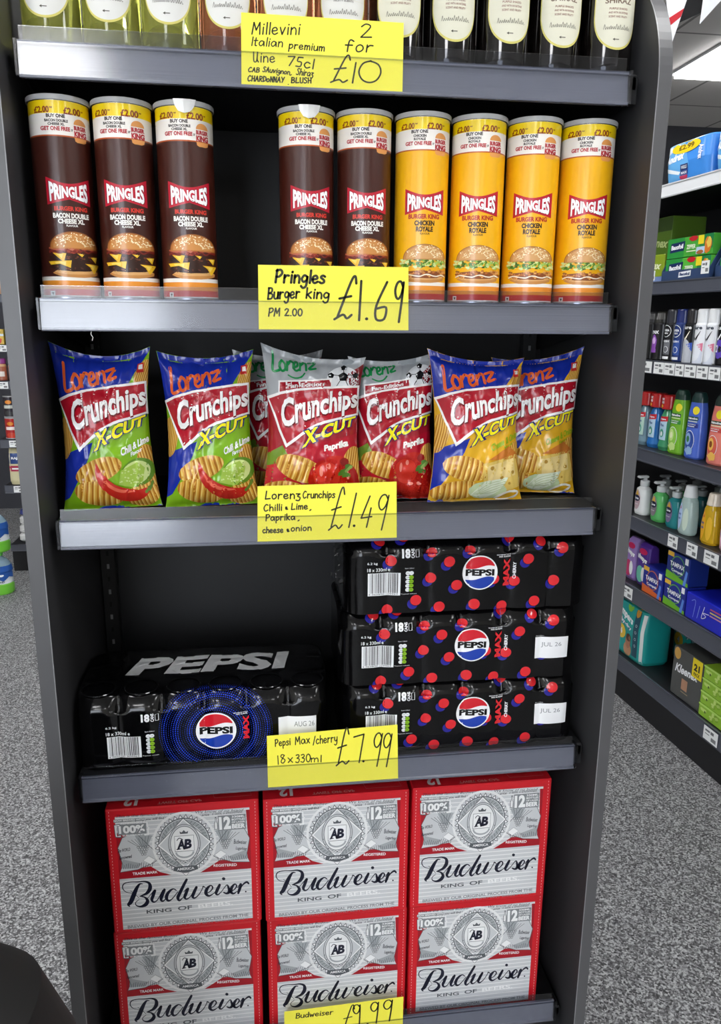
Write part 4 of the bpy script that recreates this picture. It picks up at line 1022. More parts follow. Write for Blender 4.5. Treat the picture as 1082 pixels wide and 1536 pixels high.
    A.textq('KING', [(250, 864), (425, 846), (425, 818), (250, 838)], G2, 3, .02); A.textq('OF', [(470, 838), (570, 826), (570, 796), (470, 808)], G2, 3, .02); A.textq('BEERS.', [(615, 822), (862, 788), (860, 760), (613, 792)], W_, 3, .02)
    A.textq('BREWED BY OUR ORIGINAL PROCESS FROM THE', [(112, 976), (970, 872), (970, 850), (112, 954)], G1, 3, .02)
    A.textq('CHOICEST HOPS, RICE AND BEST BARLEY MALT', [(140, 992), (970, 898), (970, 884), (140, 978)], G1, 3, .0)
    A.items += B.items
    return A
def make_carton():
    t = thing('beer_carton', 'red and silver beer carton, top left of the six', 'beer carton', (0, 0, 0), 0, 'beer cartons on the bottom shelf')
    mb = MB().box(-BW/2, BW/2, 0, BD, 0, BH, CARD_RED, .0022)
    mb.art(carton_art(), flat((-BW/2, 0, 0)), .0002, .00006)
    e = CR('#e9d7d2')
    for x in (-BW/2+.006, BW/2-.006):                               # perforated tear line
        for k in range(38): mb.box(x-.0003, x+.0003, -.0003, .0004, .006+k*.006, .0085+k*.006, e)
    mb.build('carton_body', t)
    tp = Art(); W_ = CR('#d9938f')
    tp.text('TWIST OFF CAP', -.04, .012, .03, .0055, W_, 0, .02)
    tp.textq('12', [(-.072, .030), (-.095, .030), (-.095, .006), (-.072, .006)], CR('#d8cfcf'), 0, .05); tp.stroke([(.045, .034), (.05, .012), (.11, .012), (.105, .036)], .0007, CR('#c98a88'), 0, smooth=False)
    f = MB()
    f.box(-BW/2+.001, BW/2-.001, .001, BD*.49, BH, BH+.0007, CARD_RED); f.box(-BW/2+.001, BW/2-.001, BD*.51, BD-.001, BH, BH+.0007, CARD_RED)
    f.art(tp, lambda x, y: (Vector((x, y, BH+.0007)), Vector((0, 0, 1))), .0001, .0001)
    f.build('top_flap', t)
    return t
Z5 = DECK[4]+.0006; HH = BH+.0008
c0 = make_carton(); c0.location = (-.251, .016, Z5+HH); c0.rotation_euler = (0, 0, .0)
copy_thing(c0, 'red and silver beer carton, top middle of the six', (-.0015, .012, Z5+HH), .0)
copy_thing(c0, 'red and silver beer carton, top right of the six', (.247, .014, Z5+HH), .0)
copy_thing(c0, 'red and silver beer carton, bottom left of the six', (-.2535, .018, Z5), .0)
copy_thing(c0, 'red and silver beer carton, bottom middle of the six, behind the lowest card', (.0005, .016, Z5), .0)
copy_thing(c0, 'red and silver beer carton, bottom right of the six', (.2485, .018, Z5), .0)

# ------------------------------------------------------------------ wine bottles on the top shelf
GLASS_W = mat('#d4d86a', .03, 0, 0, .82, 1.38); GLASS_P = mat('#d88a62', .03, 0, 0, .8, 1.38); GLASS_R = mat('#0b0807', .04, 0, .5)
def wine_art(kind):
    A = Art(); CRM = mat('#d6d4c0', .5); GLD = mat('#cfc56a', .4); TX = mat('#4d4a40', .5); TR = mat('#7a3a34', .5)
    if kind != 'red': CRM = mat('#d9d9d4', .5)
    def shape(k):
        pts = []
        wv = .0315+k; y0 = .033-k
        for i in range(25):
            a = PI+PI*i/24; pts.append((wv*cos(a), y0+.040+(.040+k)*sin(a)))
        return pts+[(wv, .150+k), (-wv, .150+k)]
    A.poly(shape(.0014), GLD, 0); A.poly(shape(0), CRM, 1)
    for k in range(9): A.stroke([(-.029, .072+k*.0085), (.029, .072+k*.0085)], .00035, mat('#d3d0b8', .5), 2, smooth=False, caps=False)
    for k, w_ in ((0, .006), (1, .0)): pass
    A.rect(-.003, .0425, .003, .0435, TX, 3); A.poly([(-.006, .043), (-.003, .0447), (-.003, .0413)], TX, 3)
    # thin script line
    x = -.019
    for k, (wd, hh) in enumerate(((.003, .006), (.0025, .003), (.0025, .0028), (.002, .004), (.0025, .003), (.0022, .003), (.003, .006), (.002, .004), (.003, .0055), (.0026, .003), (.003, .006), (.0024, .0035), (.0022, .005), (.003, .003))):
        A.stroke([(x, .0555), (x+wd*.5, .0555+hh), (x+wd*.8, .0555), (x+wd*1.15, .0562)], .0005, TX, 3, n=4); x += wd*1.08
    tx = {'red': ('PURPLE SHADES', 'AND WITH AN INTENSE', 'SCENT AND FRUITY'), 'white': ('PALE GOLD', 'FRESH AND FLORAL', 'WITHOUT TANNINS'), 'rose': ('PALE PINK', 'SOFT AND WITH', 'FRUITY SCENTS')}[kind]
    for k, s in enumerate(tx): A.text(s, -.011-.001*len(s)*.15, .0790-k*.0048, .011+.001*len(s)*.15, .0815-k*.0048, TR if kind == 'red' else TX, 3, .01)
    A.text({'red': 'SHIRAZ', 'white': 'CHARDONNAY', 'rose': 'BLUSH'}[kind], -.019, .0865, .019, .0935, mat('#6f5a4c', .5), 3, .02)
    A.text('MILLEVINI', -.022, .112, .022, .119, TX, 3, .02); A.ring(0, .134, .009, .009, .001, TX, 3)
    return A
def make_bottle(kind, label):
    t = thing('wine_bottle', label, 'wine bottle', (0, 0, 0), 0, 'wine bottles on the top shelf')
    g = {'red': GLASS_R, 'white': GLASS_W, 'rose': GLASS_P}[kind]
    pr = [(.028, .003), (.033, 0), (.0360, .004), (.0366, .010), (.0366, .186), (.0360, .198), (.031, .210), (.022, .221), (.0165, .232), (.0150, .245), (.0145, .268)]
    MB().lathe(pr, 48, g).build('bottle_glass', t)
    cp_ = {'red': '#2a1012', 'white': '#b7a85a', 'rose': '#c98f86'}[kind]
    MB().lathe([(.0150, .262), (.0153, .264), (.0153, .298), (.0160, .299), (.0160, .305), (.0150, .307)], 32, mat(cp_, .3, .5)).build('capsule', t)
    lb = MB(); lb.art(wine_art(kind), cyl(.0366), .0002, .00008, .004); lb.build('paper_label', t)
    return t
Z1 = DECK[0]+.0006
kinds = ['white']*3+['rose']*3+['red']*5
xs = [-.366+.0746*i for i in range(11)]
proto = {}
lab = {0: 'white wine bottle at the left end of the top shelf', 1: 'white wine bottle, second from the left end', 2: 'white wine bottle beside the first pink one', 3: 'pink wine bottle left of the £10 card', 4: 'pink wine bottle behind the left part of the £10 card', 5: 'pink wine bottle behind the middle of the £10 card',
       6: 'dark red wine bottle at the right edge of the £10 card', 7: 'dark red wine bottle, second to the right of the card', 8: 'dark red wine bottle in the middle of the five', 9: 'dark red wine bottle next to the last one', 10: 'dark red wine bottle at the right end of the top shelf'}
for i, (x, k) in enumerate(zip(xs, kinds)):
    rz = .0 if i < 8 else .02
    loc = (x, .048+.004*(i % 2), Z1)
    if k not in proto: proto[k] = make_bottle(k, lab[i]); proto[k].location = loc; proto[k].rotation_euler = (0, 0, rz)
    else: copy_thing(proto[k], lab[i], loc, rz)

# ------------------------------------------------------------------ shelving along the right-hand aisle and at the far left
class Loft:
    """stack of rounded cross-sections (width, depth, height); front faces -y"""
    def __init__(s, prof, e=4., cx=0., cy=0.): s.p = prof; s.e = e; s.cx = cx; s.cy = cy
    def mesh(s, mb, ms, n=32, cap=True):
        V = []
        for wx, wy, z in s.p:
            for i in range(n):
                a = 2*PI*i/n; c, q = sin(a), -cos(a)
                V.append((s.cx+wx/2*math.copysign(abs(c)**(2/s.e), c), s.cy+wy/2*math.copysign(abs(q)**(2/s.e), q), z))
        for k in range(len(s.p)-1):
            m = ms[k] if isinstance(ms, (list, tuple)) else ms
            mb.add(V[k*n:(k+2)*n], [(i, (i+1) % n, n+(i+1) % n, n+i) for i in range(n)], m, True)
        if cap:
            m0 = ms[0] if isinstance(ms, (list, tuple)) else ms; m1 = ms[-1] if isinstance(ms, (list, tuple)) else ms
            mb.add(V[:n], [tuple(range(n))[::-1]], m0); mb.add(V[-n:], [tuple(range(n))], m1)
        return mb
    def fn(s, x, z):
        p = s.p; k = 0
        while k < len(p)-2 and z > p[k+1][2]: k += 1
        a, b = p[k], p[k+1]; t = min(1, max(0, (z-a[2])/((b[2]-a[2]) or 1)))
        wx, wy = a[0]+(b[0]-a[0])*t, a[1]+(b[1]-a[1])*t
        q = min(.999, abs(2*x/wx)); y = -wy/2*(1-q**s.e)**(1/s.e)
        e = .002; q2 = min(.999, abs(2*(x+e)/wx)); y2 = -wy/2*(1-q2**s.e)**(1/s.e)
        nn = Vector((y2-y, -e, 0)).normalized()
        return Vector((s.cx+x, s.cy+y, z)), nn
DRK = mat('#1b1c20', .5); RGREY = mat('#4a4d57', .35, 0, .3); RWHITE = mat('#d9dbde', .35, 0, .3); TICK = mat('#eceeee', .5)
def place(o, u, d, z, rz=0.): o.location = gpos(u, d, z); o.rotation_euler = (0, 0, GA+rz)
GZ = [.167, .441, .681, .918, 1.2065, 1.4515, 1.739]       # deck heights
GLOW = [.112, .385, .634, .874, 1.164, 1.41, 1.70]          # lower edges of the rails
U0, U1 = -1.3, 1.1
gun = thing('aisle_shelving_unit', 'long dark shelving unit along the right-hand aisle', 'shelving unit', gpos(0, 0, 0), GA)
L0, L1 = -U1, -U0                                            # local x runs towards the camera
MB().box(L0, L1, .40, .43, 0, 1.80, DRK).build('back_panel', gun)
MB().box(L0, L1, .02, .04, 0, GLOW[0]-.002, mat('#17171a', .45)).build('kick_plate', gun)
for k in range(7):
    sh = MB().box(L0, L1, .006, .40, GZ[k]-.02, GZ[k], DRK).build('shelf', gun)
    z0, z1 = GLOW[k], GZ[k]
    pr = [(.006, z0), (.0, z0), (-.001, z0+.004), (.0, z0+.006), (.002, z1-.006), (.0, z1-.003), (.0, z1), (.006, z1)]
    MB().prism(pr, 'x', L0, L1, RWHITE if k == 6 else RGREY).build('price_rail', sh)
for x in (L0, 0.0, L1-.02):
    MB().box(x, x+.02, .38, .40, .0, 1.8, DRK).build('upright', gun)

def ticket(place_fn, w_, h_, label, group):
    mb = MB().box(-w_/2, w_/2, -.0008, 0, 0, h_, TICK); A = Art(); G = ink('#6a6d70'); 
    A.rect(-w_*.38, h_*.66, -w_*.05, h_*.80, G, 0); A.rect(w_*.0, h_*.62, w_*.22, h_*.84, G, 0); A.rect(w_*.06, h_*.14, w_*.40, h_*.42, ink('#7a7c7e'), 0); A.rect(-w_*.38, h_*.44, -w_*.08, h_*.50, G, 0)
    mb.art(A, flat((0, -.0008, 0)), .0002, .0001)
    o = tag(mb.build('price_ticket'), label, 'price ticket', group); place_fn(o); return o
def gt(u0, u1, z, h_, label): ticket(lambda o: place(o, (u0+u1)/2, -.0012, z), abs(u0-u1), h_, label, 'price tickets on the right-hand shelving')
gt(.208, .158, .6385, .040, 'white price ticket below the clear bottle with a pale blue label')
gt(.111, .060, .6385, .040, 'white price ticket in the middle of the three below the golden bottle')
gt(.027, -.038, .6385, .040, 'white price ticket at the photo edge below the pink bottle')
gt(.441, .376, .392, .040, 'white price ticket below the purple packs')
gt(-.064, -.128, .1185, .042, 'white price ticket below the green tissue boxes, lowest rail')
for (a, b, s) in ((.50, .389, 'black spray cans at the far left end'), (.377, .322, 'purple-print spray can'), (.320, .266, 'black and blue spray cans'), (.262, .219, 'dark blue can'), (.215, .160, 'white caps, left one'), (.156, .104, 'white caps, right one'), (.100, .049, 'dark purple spray can'), (.045, -.01, 'last spray can at the photo edge')):
    gt(a, b, 1.1665, .036, 'white ticket under the '+s)

def item(name, label, cat, group, mb, u, d, z, rz=0.):
    o = tag(mb.build(name), label, cat, group); place(o, u, d, z, rz); return o
P = lambda h: mat(h, .3, 0, .2)
# top shelf: toilet-roll packs
def paper_pack(label, u, wd, hh):
    t = thing('toilet_roll_pack', label, 'toilet roll pack', (0, 0, 0), 0, 'toilet roll packs on the top shelf'); place(t, u, .035, GZ[6]+.0005)
    lf = Loft([(wd*.92, .17, 0), (wd*.98, .20, .012), (wd, .21, hh*.5), (wd*.985, .205, hh-.006), (wd*.95, .18, hh)], 7., 0, .105)
    mb = MB(); lf.mesh(mb, P('#3f8ce0'), 48)
    A = Art(); W_ = P('#eef3f8')
    A.poly([(-wd*.47, hh*.1), (-wd*.47, hh*.95), (-wd*.05, hh*.95), (wd*.08, hh*.4), (wd*.0, hh*.08)], P('#66aee8'), 0)
    A.poly([(-wd*.47, hh*.72), (-wd*.47, hh*.97), (-wd*.1, hh*.97), (-wd*.2, hh*.86)], W_, 1); A.poly([(-wd*.47, hh*.46), (-wd*.1, hh*.28), (-wd*.14, hh*.22), (-wd*.47, hh*.36)], W_, 1)
    A.ell(-wd*.02, hh*.84, wd*.31, hh*.14, P('#f3cf1f'), 2, 24)
    A.text('£2.99', -wd*.17, hh*.78, wd*.16, hh*.90, P('#6b5212'), 3, .03)
    A.textq('Andrex', [(-wd*.45, hh*.52), (-wd*.03, hh*.57), (-wd*.03, hh*.76), (-wd*.45, hh*.70)], W_, 3, .05, .2)
    A.textq('Andrex', [(wd*.27, hh*.78), (wd*.27, hh*.45), (wd*.36, hh*.45), (wd*.36, hh*.78)], W_, 3, .03)
    A.rect(-wd*.1, hh*.30, wd*.06, hh*.44, P('#27306e'), 3); A.rect(-wd*.1, hh*.19, wd*.06, hh*.29, P('#323a7c'), 3); A.rect(-wd*.12, hh*.07, wd*.05, hh*.18, P('#d8486e'), 3)
    A.text('9 ROLLS', -wd*.08, hh*.33, wd*.04, hh*.41, W_, 4, .03); A.text('MAXI', -wd*.08, hh*.21, wd*.04, hh*.27, W_, 4, .03)
    mb.art(A, lf.fn, .001, .0003, .02); mb.build('wrapped_pack', t)
    rl = MB()
    for k in range(3): rl.lathe([(.048, hh), (.050, hh+.004), (.045, hh+.008), (.012, hh+.008)], 24, P('#8cc3ee'), -wd*.3+k*wd*.3, .105, cap0=False, smooth=True)
    rl.build('roll_top', t)
paper_pack('blue toilet roll pack with yellow £2.99 burst, on the white-edged top shelf', .372, .228, .122)
paper_pack('blue toilet roll pack at the right photo edge of the top shelf', .128, .230, .118)
# second shelf: tissue cubes and food bags in shelf trays
def cartonbox(name, label, cat, group, u0, u1, d, z, hh, dp, base, art=None, ch=.002, rz=0.):
    wd = abs(u0-u1); mb = MB().box(-wd/2, wd/2, 0, dp, 0, hh, base, ch)
    if art:
        A = Art(); art(A, wd, hh); mb.art(A, flat((0, 0, 0)), .0003, .0002)
    return item(name, label, cat, group, mb, (u0+u1)/2, d, z+.0005, rz)
def nex(A, w_, h_):
    A.textq('Kleenex', [(-w_*.45, h_*.30), (w_*.42, h_*.16), (w_*.42, h_*.40), (-w_*.45, h_*.55)], P('#a9b87c'), 1, .03, .3)
    A.rect(-w_*.5, h_*.62, w_*.5, h_*.98, P('#33471c'), 0)
def nex2(A, w_, h_):
    A.rect(-w_*.5, h_*.02, w_*.5, h_*.2, P('#7e94c8'), 0); A.textq('Kleenex', [(-w_*.45, h_*.55), (w_*.42, h_*.45), (w_*.42, h_*.72), (-w_*.45, h_*.84)], P('#e6ecc4'), 1, .03, .3)
cartonbox('tissue_box', 'dark green tissue box stacked on another, behind the grey side panel edge', 'tissue box', None, .60, .43, .05, GZ[5]+.086, .115, .12, P('#4b6620'), nex)
cartonbox('tissue_box', 'lime green tissue box under the dark green one', 'tissue box', None, .60, .425, .03, GZ[5], .085, .12, P('#8aa02a'), nex2)
NAVY = mat('#2c4268', .5)
def tray(label, u0, u1):
    wd = u0-u1; t = thing('shelf_tray', label, 'display tray', (0, 0, 0)); place(t, (u0+u1)/2, .02, GZ[5]+.0005)
    mb = MB().box(-wd/2, wd/2, 0, .003, 0, .030, NAVY).box(-wd/2, wd/2, 0, .25, 0, .002, NAVY)
    for sx in (-1, 1): mb.prism([(0, 0), (0, .03), (.03, .085), (.08, .13), (.25, .13), (.25, 0)], 'x', sx*wd/2-.0015, sx*wd/2+.0015, NAVY)
    mb.box(-wd/2, wd/2, .247, .25, 0, .13, NAVY)
    A = Art(); A.poly([(-.03, .007), (.03, .010), (.031, .026), (-.029, .023)], P('#eef1f5'), 0); A.text('Bacofoil', -.024, .012, .026, .021, P('#27406f'), 1, .05)
    mb.art(A, flat((0, 0, 0)), .0003, .0002); mb.build('tray_body', t)
def food(A, w_, h_):
    A.rect(-w_*.5, 0, -w_*.12, h_, P('#2f9440'), 0); A.rect(w_*.22, h_*.3, w_*.5, h_, P('#1f7d45'), 0)
    A.poly([(-w_*.44, h_*.28), (-w_*.12, h_*.34), (-w_*.10, h_*.82), (-w_*.42, h_*.76)], P('#1d2f5c'), 1); A.textq('Bacofoil', [(-w_*.41, h_*.42), (-w_*.14, h_*.46), (-w_*.14, h_*.70), (-w_*.41, h_*.66)], P('#f3f5f8'), 2, .05)
    A.text('ZIPPER', -w_*.06, h_*.38, w_*.14, h_*.60, P('#e6f2d4'), 1, .04); A.rect(-w_*.06, h_*.24, w_*.15, h_*.30, P('#cfe4b6'), 1)
    A.blob(w_*.08, h_*.88, w_*.10, h_*.13, P('#c2202c'), 1, 14, .1, 1); A.rect(w_*.19, h_*.55, w_*.31, h_*.98, P('#ecd92a'), 2)
    A.blob(w_*.40, h_*.45, w_*.07, h_*.4, P('#d9792c'), 2, 14, .2, 2); A.blob(w_*.42, h_*.6, w_*.05, h_*.25, P('#e8c65a'), 3, 14, .2, 3); A.rect(w_*.16, h_*.08, w_*.34, h_*.42, P('#b9d2ea'), 3); A.blob(w_*.25, h_*.18, w_*.08, h_*.1, P('#a9683a'), 4, 10, .2, 4)
tray('navy card tray holding green food-bag boxes on the second shelf', .415, .178)
cartonbox('food_bag_box', 'green food-bag box, upper one in the navy tray', 'food bag box', 'food bag boxes', .408, .186, .028, GZ[5]+.0665, .058, .20, P('#4ba83c'), food)
cartonbox('food_bag_box', 'green food-bag box, lower one in the navy tray', 'food bag box', 'food bag boxes', .408, .186, .027, GZ[5]+.0045, .060, .20, P('#57b53f'), food)
tray('navy card tray at the right photo edge on the second shelf', .150, -.085)
cartonbox('food_bag_box', 'green food-bag box in the tray at the right photo edge', 'food bag box', 'food bag boxes', .143, -.078, .028, GZ[5]+.0045, .125, .20, P('#3f9a3c'), food)
gt(.447, .42, 1.455, .03, 'small white ticket left of the navy tray'); gt(.186, .150, 1.462, .036, 'small white ticket between the two navy trays')
# third shelf: spray cans
def spray(label, u, body, cap, cfun=None, r=.026, hb=.118, cone=False):
    t = thing('spray_can', label, 'spray can', (0, 0, 0), 0, 'spray cans on the right-hand shelving'); place(t, u, .040, GZ[4]+.0005)
    mb = MB().lathe([(r-.002, 0), (r, .003), (r, hb-.006), (r-.003, hb)], 28, P(body))
    if cfun:
        A = Art(); cfun(A); mb.art(A, cyl(r), .0003, .0002, .006)
    mb.build('can_body', t)
    c = MB()
    if cone: c.lathe([(r-.002, hb), (r-.001, hb+.01), (r-.006, hb+.028), (r-.012, hb+.034)], 28, P(cap))
    else: c.lathe([(r-.003, hb), (r-.003, hb+.036), (r-.006, hb+.040)], 28, P(cap))
    c.build('cap', t)
W_ = P('#eef0f3')
def a_lynx(hue):
    def f(A):
        A.text('LYNX', -.018, .083, .018, .093, W_, 2, .05); A.blob(0, .055, .014, .025, P(hue), 1, 16, .15, 3); A.blob(.002, .062, .008, .012, P('#d8b4e8' if hue != '#e08a2a' else '#f4c878'), 2, 12, .2, 4); A.rect(-.014, .024, .012, .036, P(hue), 1)
    return f
def a_nivea(c2):
    def f(A):
        A.ring(0, .092, .0185, .0185, .0016, W_, 1); A.text('NIVEA', -.013, .091, .013, .098, W_, 2, .05); A.text('MEN', -.008, .083, .008, .088, W_, 2, .04)
        A.rect(-.018, .02, .018, .066, P(c2), 1); A.text('FRESH', -.014, .058, .014, .064, W_, 2, .03); A.ring(.004, .036, .009, .010, .0015, W_, 2); A.rect(-.016, .006, .016, .014, W_, 2)
    return f
def a_sure(low, tick_, txt):
    def f(A):
        A.poly([(-.024, .0), (.024, 0), (.024, .04), (0, .058), (-.024, .036)], P(low), 1); A.text('Sure', -.016, .099, .018, .110, P(txt), 2, .03)
        A.stroke([(-.010, .077, .001), (-.004, .068, .006), (.002, .074, .005), (.014, .094, .001)], .004, P(tick_), 2); A.poly([(.024, .034), (.024, .06), (.004, .056)], P('#d87a94' if low == '#d5dbe8' else '#3c5cc0'), 2)
        A.ell(0, .038, .019, .032, P('#e4e8f0' if low == '#d5dbe8' else '#b8bcc4'), 2, 20)
    return f
def a_flower(A):
    A.text('Sure', -.016, .099, .018, .110, W_, 2, .03); A.stroke([(-.010, .080, .001), (-.004, .072, .005), (.012, .096, .001)], .004, W_, 2)
    for k in range(7): A.ell(.006+.013*cos(k*.9), .045+.018*sin(k*.9), .009, .009, P('#5d46b4'), 1, 14)
    A.rect(-.012, .036, -.001, .056, W_, 3); A.rect(-.009, .041, -.004, .051, P('#2a2350'), 4)
spray('black spray can with orange print, half hidden by the grey panel', .470, '#141416', '#2e2e30', a_lynx('#e08a2a'), .029, cone=True)
spray('black spray can with purple print', .412, '#151518', '#343432', a_lynx('#8a4fae'), .029, cone=True)
spray('black and white spray can with a ring emblem', .352, '#121318', '#34353c', a_nivea('#6a6c72'))
spray('dark blue spray can with a ring emblem', .301, '#1e3470', '#23306e', a_nivea('#2c4f9c'))
spray('black and blue spray can with a white tick', .249, '#101114', '#2c2a2c', a_sure('#b4b8c0', '#f0ead8', '#e8e8ea'))
spray('white spray can with black tick and white cap, left of the pair', .198, '#eceef2', '#e9ebed', a_sure('#d5dbe8', '#15161a', '#1c2a40'))
spray('white spray can with black tick and white cap, right of the pair', .1455, '#eceef2', '#e9ebed', a_sure('#d5dbe8', '#15161a', '#1c2a40'))
spray('black spray can with purple flower print', .0925, '#121216', '#3c3d42', a_flower)
spray('black spray can at the right photo edge', .040, '#131317', '#3a3b40', a_sure('#b4b8c0', '#f0ead8', '#e8e8ea'))
# fourth shelf: mouthwash and shampoo
def rinse(label, u, liquid, z=0):
    t = thing('mouthwash_bottle', label, 'mouthwash bottle', (0, 0, 0), 0, 'mouthwash bottles'); place(t, u, .035, GZ[3]+.0005)
    lf = Loft([(.052, .046, 0), (.060, .052, .012), (.052, .046, .03), (.054, .047, .09), (.050, .044, .112), (.030, .030, .132), (.030, .03, .134)], 2.6, 0, .028)
    mb = MB(); lf.mesh(mb, mat(liquid, .08, 0, .5, .35, 1.4), 28); A = Art()
    A.poly([(-.017, .034), (.017, .034), (.019, .108), (-.019, .108)], P('#b9d6ea' if liquid[1] < '5' else '#b8d8cc'), 0); A.poly([(-.020, .092), (.020, .096), (.019, .112), (-.019, .108)], P('#c2182a'), 1); A.text('Colgate', -.014, .098, .014, .105, W_, 2, .04)
    A.ell(0, .056, .010, .014, P('#3f9a86'), 1, 16); A.ell(0, .054, .005, .008, W_, 2, 12); A.text('Plax', -.009, .078, .009, .087, P('#23508c'), 1, .04)
    mb.art(A, lf.fn, .0006, .0003, .01); mb.build('bottle_body', t)
    c = MB().lathe([(.026, .134), (.0275, .137), (.0255, .176), (.0235, .179)], 28, P('#b81c1e'), 0, .028); A2 = Art()
    A2.text('SAVE', -.018, .163, .004, .170, W_, 0, .04, raw=True); A2.text('MORE', -.018, .152, .004, .160, W_, 0, .04, raw=True); A2.ell(-.008, .143, .009, .005, P('#eec53a'), 0)
    f0 = cyl(.0266); c.art(A2, lambda x, y: (f0(x, y)[0]+Vector((0, .028, 0)), f0(x, y)[1]), .0008, .0002, .005); c.build('cap', t)
rinse('blue mouthwash bottle with red cap', .427, '#2f7fd0'); rinse('green mouthwash bottle with red cap, beside the green shampoo', .362, '#4fae7c')
rinse('mouthwash bottle mostly hidden by the grey panel', .492, '#7fa0b0')
def shampoo(label, u, body, cap, lab2, pic):
    t = thing('shampoo_bottle', label, 'shampoo bottle', (0, 0, 0), 0, 'shampoo bottles on the fourth shelf'); place(t, u, .030, GZ[3]+.0005, .12)
    lf = Loft([(.060, .036, 0), (.066, .042, .006), (.066, .042, .08), (.060, .038, .140), (.050, .033, .172)], 3., 0, .022)
    mb = MB(); lf.mesh(mb, mat(body, .25, 0, .4), 32); A = Art()
    A.ell(.008, .148, .0125, .0125, P('#eede2e'), 0, 20); A.rect(-.022, .118, .020, .129, P('#1c4a34'), 0); A.text('Palmolive', -.020, .1205, .018, .127, W_, 1, .05); A.rect(-.020, .113, .018, .1155, P('#dfe8c0'), 0)
    A.rect(-.024, .096, .022, .108, P(lab2), 0); A.text('NATURALS', -.018, .1035, .014, .107, W_, 1, .02); A.rect(-.018, .098, .010, .1005, W_, 1)
    pc = [P(x) for x in pic]
    A.ell(-.006, .055, .021, .032, W_, 0, 26); A.ell(-.006, .055, .0195, .030, pc[0], 1, 26); A.ell(-.010, .060, .011, .019, pc[1], 2, 20); A.ell(-.010, .060, .006, .010, pc[2], 3, 16); A.blob(-.004, .025, .017, .012, pc[1], 2, 14, .25, 3)
    mb.art(A, lf.fn, .0006, .0003, .01); mb.build('bottle_body', t)
    c = MB(); Loft([(.050, .034, .172), (.046, .032, .188), (.034, .026, .200), (.030, .022, .202)], 3., 0, .022).mesh(c, P(cap), 28); c.build('cap', t)
shampoo('lime green shampoo bottle', .283, '#74b52c', '#1d3a30', '#2f8a34', ('#8fca4c', '#c4e28c', '#e8f4c4'))
shampoo('mid-blue shampoo bottle beside the lime green one', .196, '#4a68c8', '#1a3634', '#1f2f86', ('#2a4a9c', '#8fb0d8', '#3c7a4a'))
shampoo('peach shampoo bottle at the right photo edge', .086, '#e27f72', '#23322c', '#c23a34', ('#d8604c', '#eebc5a', '#8a4a20'))
shampoo('dark blue shampoo bottle behind the blue one', .150, '#232f7a', '#1a2634', '#1f2f86', ('#2a4a9c', '#8fb0d8', '#3c7a4a'))
list(o for o in bpy.data.objects if o.get('label') == 'dark blue shampoo bottle behind the blue one')[0].location = gpos(.152, .085, GZ[3]+.0005)
# fifth shelf: soap and baby shampoo
def soap(label, u, d, liquid, trans, capc, tall=False, lab=None, z=0, back=False):
    t = thing('soap_bottle', label, 'soap bottle', (0, 0, 0), 0, 'soap bottles on the fifth shelf'); place(t, u, d, GZ[2]+.0005, 0)
    k = 1.0
    if tall: pr = [(.056, .040, 0), (.064, .046, .008), (.066, .046, .06), (.054, .040, .105), (.040, .034, .118)]; h1 = .118
    else: pr = [(.058, .040, 0), (.064, .044, .008), (.062, .043, .070), (.054, .040, .088), (.026, .024, .098)]; h1 = .098
    lf = Loft(pr, 2.8, 0, .024); mb = MB(); lf.mesh(mb, mat(liquid, .06, 0, .5, trans, 1.36), 30)
    A = Art()
    if lab and not back:
        if tall:
            pts = [(-.012*sin(PI*min(1, i/12*1.0))**.8*(1 if i < 13 else 1)-.012, .012+.088*i/12) for i in range(13)]+[(.012*sin(PI*(1-i/12))**.8-.012, .1-.088*i/12) for i in range(13)]
            A.poly(pts, P(lab), 0); A.text('baby', -.019, .058, -.005, .068, P('#2a4a9c'), 1, .03); A.text('bath', -.018, .046, -.006, .054, P('#2a4a9c'), 1, .03); A.poly([(-.015, .082), (-.012, .092), (-.009, .082), (-.012, .078)], P('#b03a4a'), 1)
            A.ell(.014, .05, .011, .036, P({'#bcd4f4': '#c9d8c8', '#f0b428': '#e8b830', '#f4c4d4': '#f0b0c4'}[lab]), 0, 20)
        else:
            A.ell(-.006, .050, .019, .034, P(lab), 0, 24); A.poly([(-.016, .066), (-.006, .086), (.004, .066)], P('#d8b040'), 1); A.ell(-.006, .056, .018, .011, P('#141a3c'), 2, 20); A.text('Carex', -.019, .052, .007, .060, W_, 3, .05); A.text('hand wash', -.016, .034, .004, .038, W_, 2, .02)
        mb.art(A, lf.fn, .0008, .0003, .01)
    mb.build('bottle_body', t)
    c = MB()
    if tall: c.lathe([(.021, h1), (.0215, h1+.003), (.0165, h1+.034), (.0135, h1+.037)], 24, P(capc), 0, .024)
    else:
        c.lathe([(.0125, h1), (.0155, h1+.002), (.0155, h1+.018), (.0125, h1+.020), (.007, h1+.021), (.006, h1+.028)], 22, P(capc), 0, .024)
        c.box(-.009, .009, -.004, .034, h1+.028, h1+.036, P(capc), .003)
    c.build('pump' if not tall else 'cap', t)
soap('white hand soap bottle next to the grey panel', .450, .030, '#e6e9ea', 0, '#d9dcde', lab='#c4a8b0')
soap('bright green hand soap bottle', .350, .030, '#6fd87c', .3, '#d6dadb', lab='#8a8088')
soap('teal hand soap bottle beside the clear bottle', .264, .030, '#2f9aa0', .3, '#c6cccd', lab='#7a6f94')
soap('clear bottle with pale blue drop label', .184, .022, '#d4ece8', .4, '#e4e7e8', True, '#bcd4f4')
soap('golden bottle with orange drop label', .070, .022, '#f2c52a', .35, '#f0e3d0', True, '#f0b428')
soap('pink bottle at the right photo edge', -.020, .022, '#f2c0d0', .3, '#f4dfe4', True, '#f4c4d4')
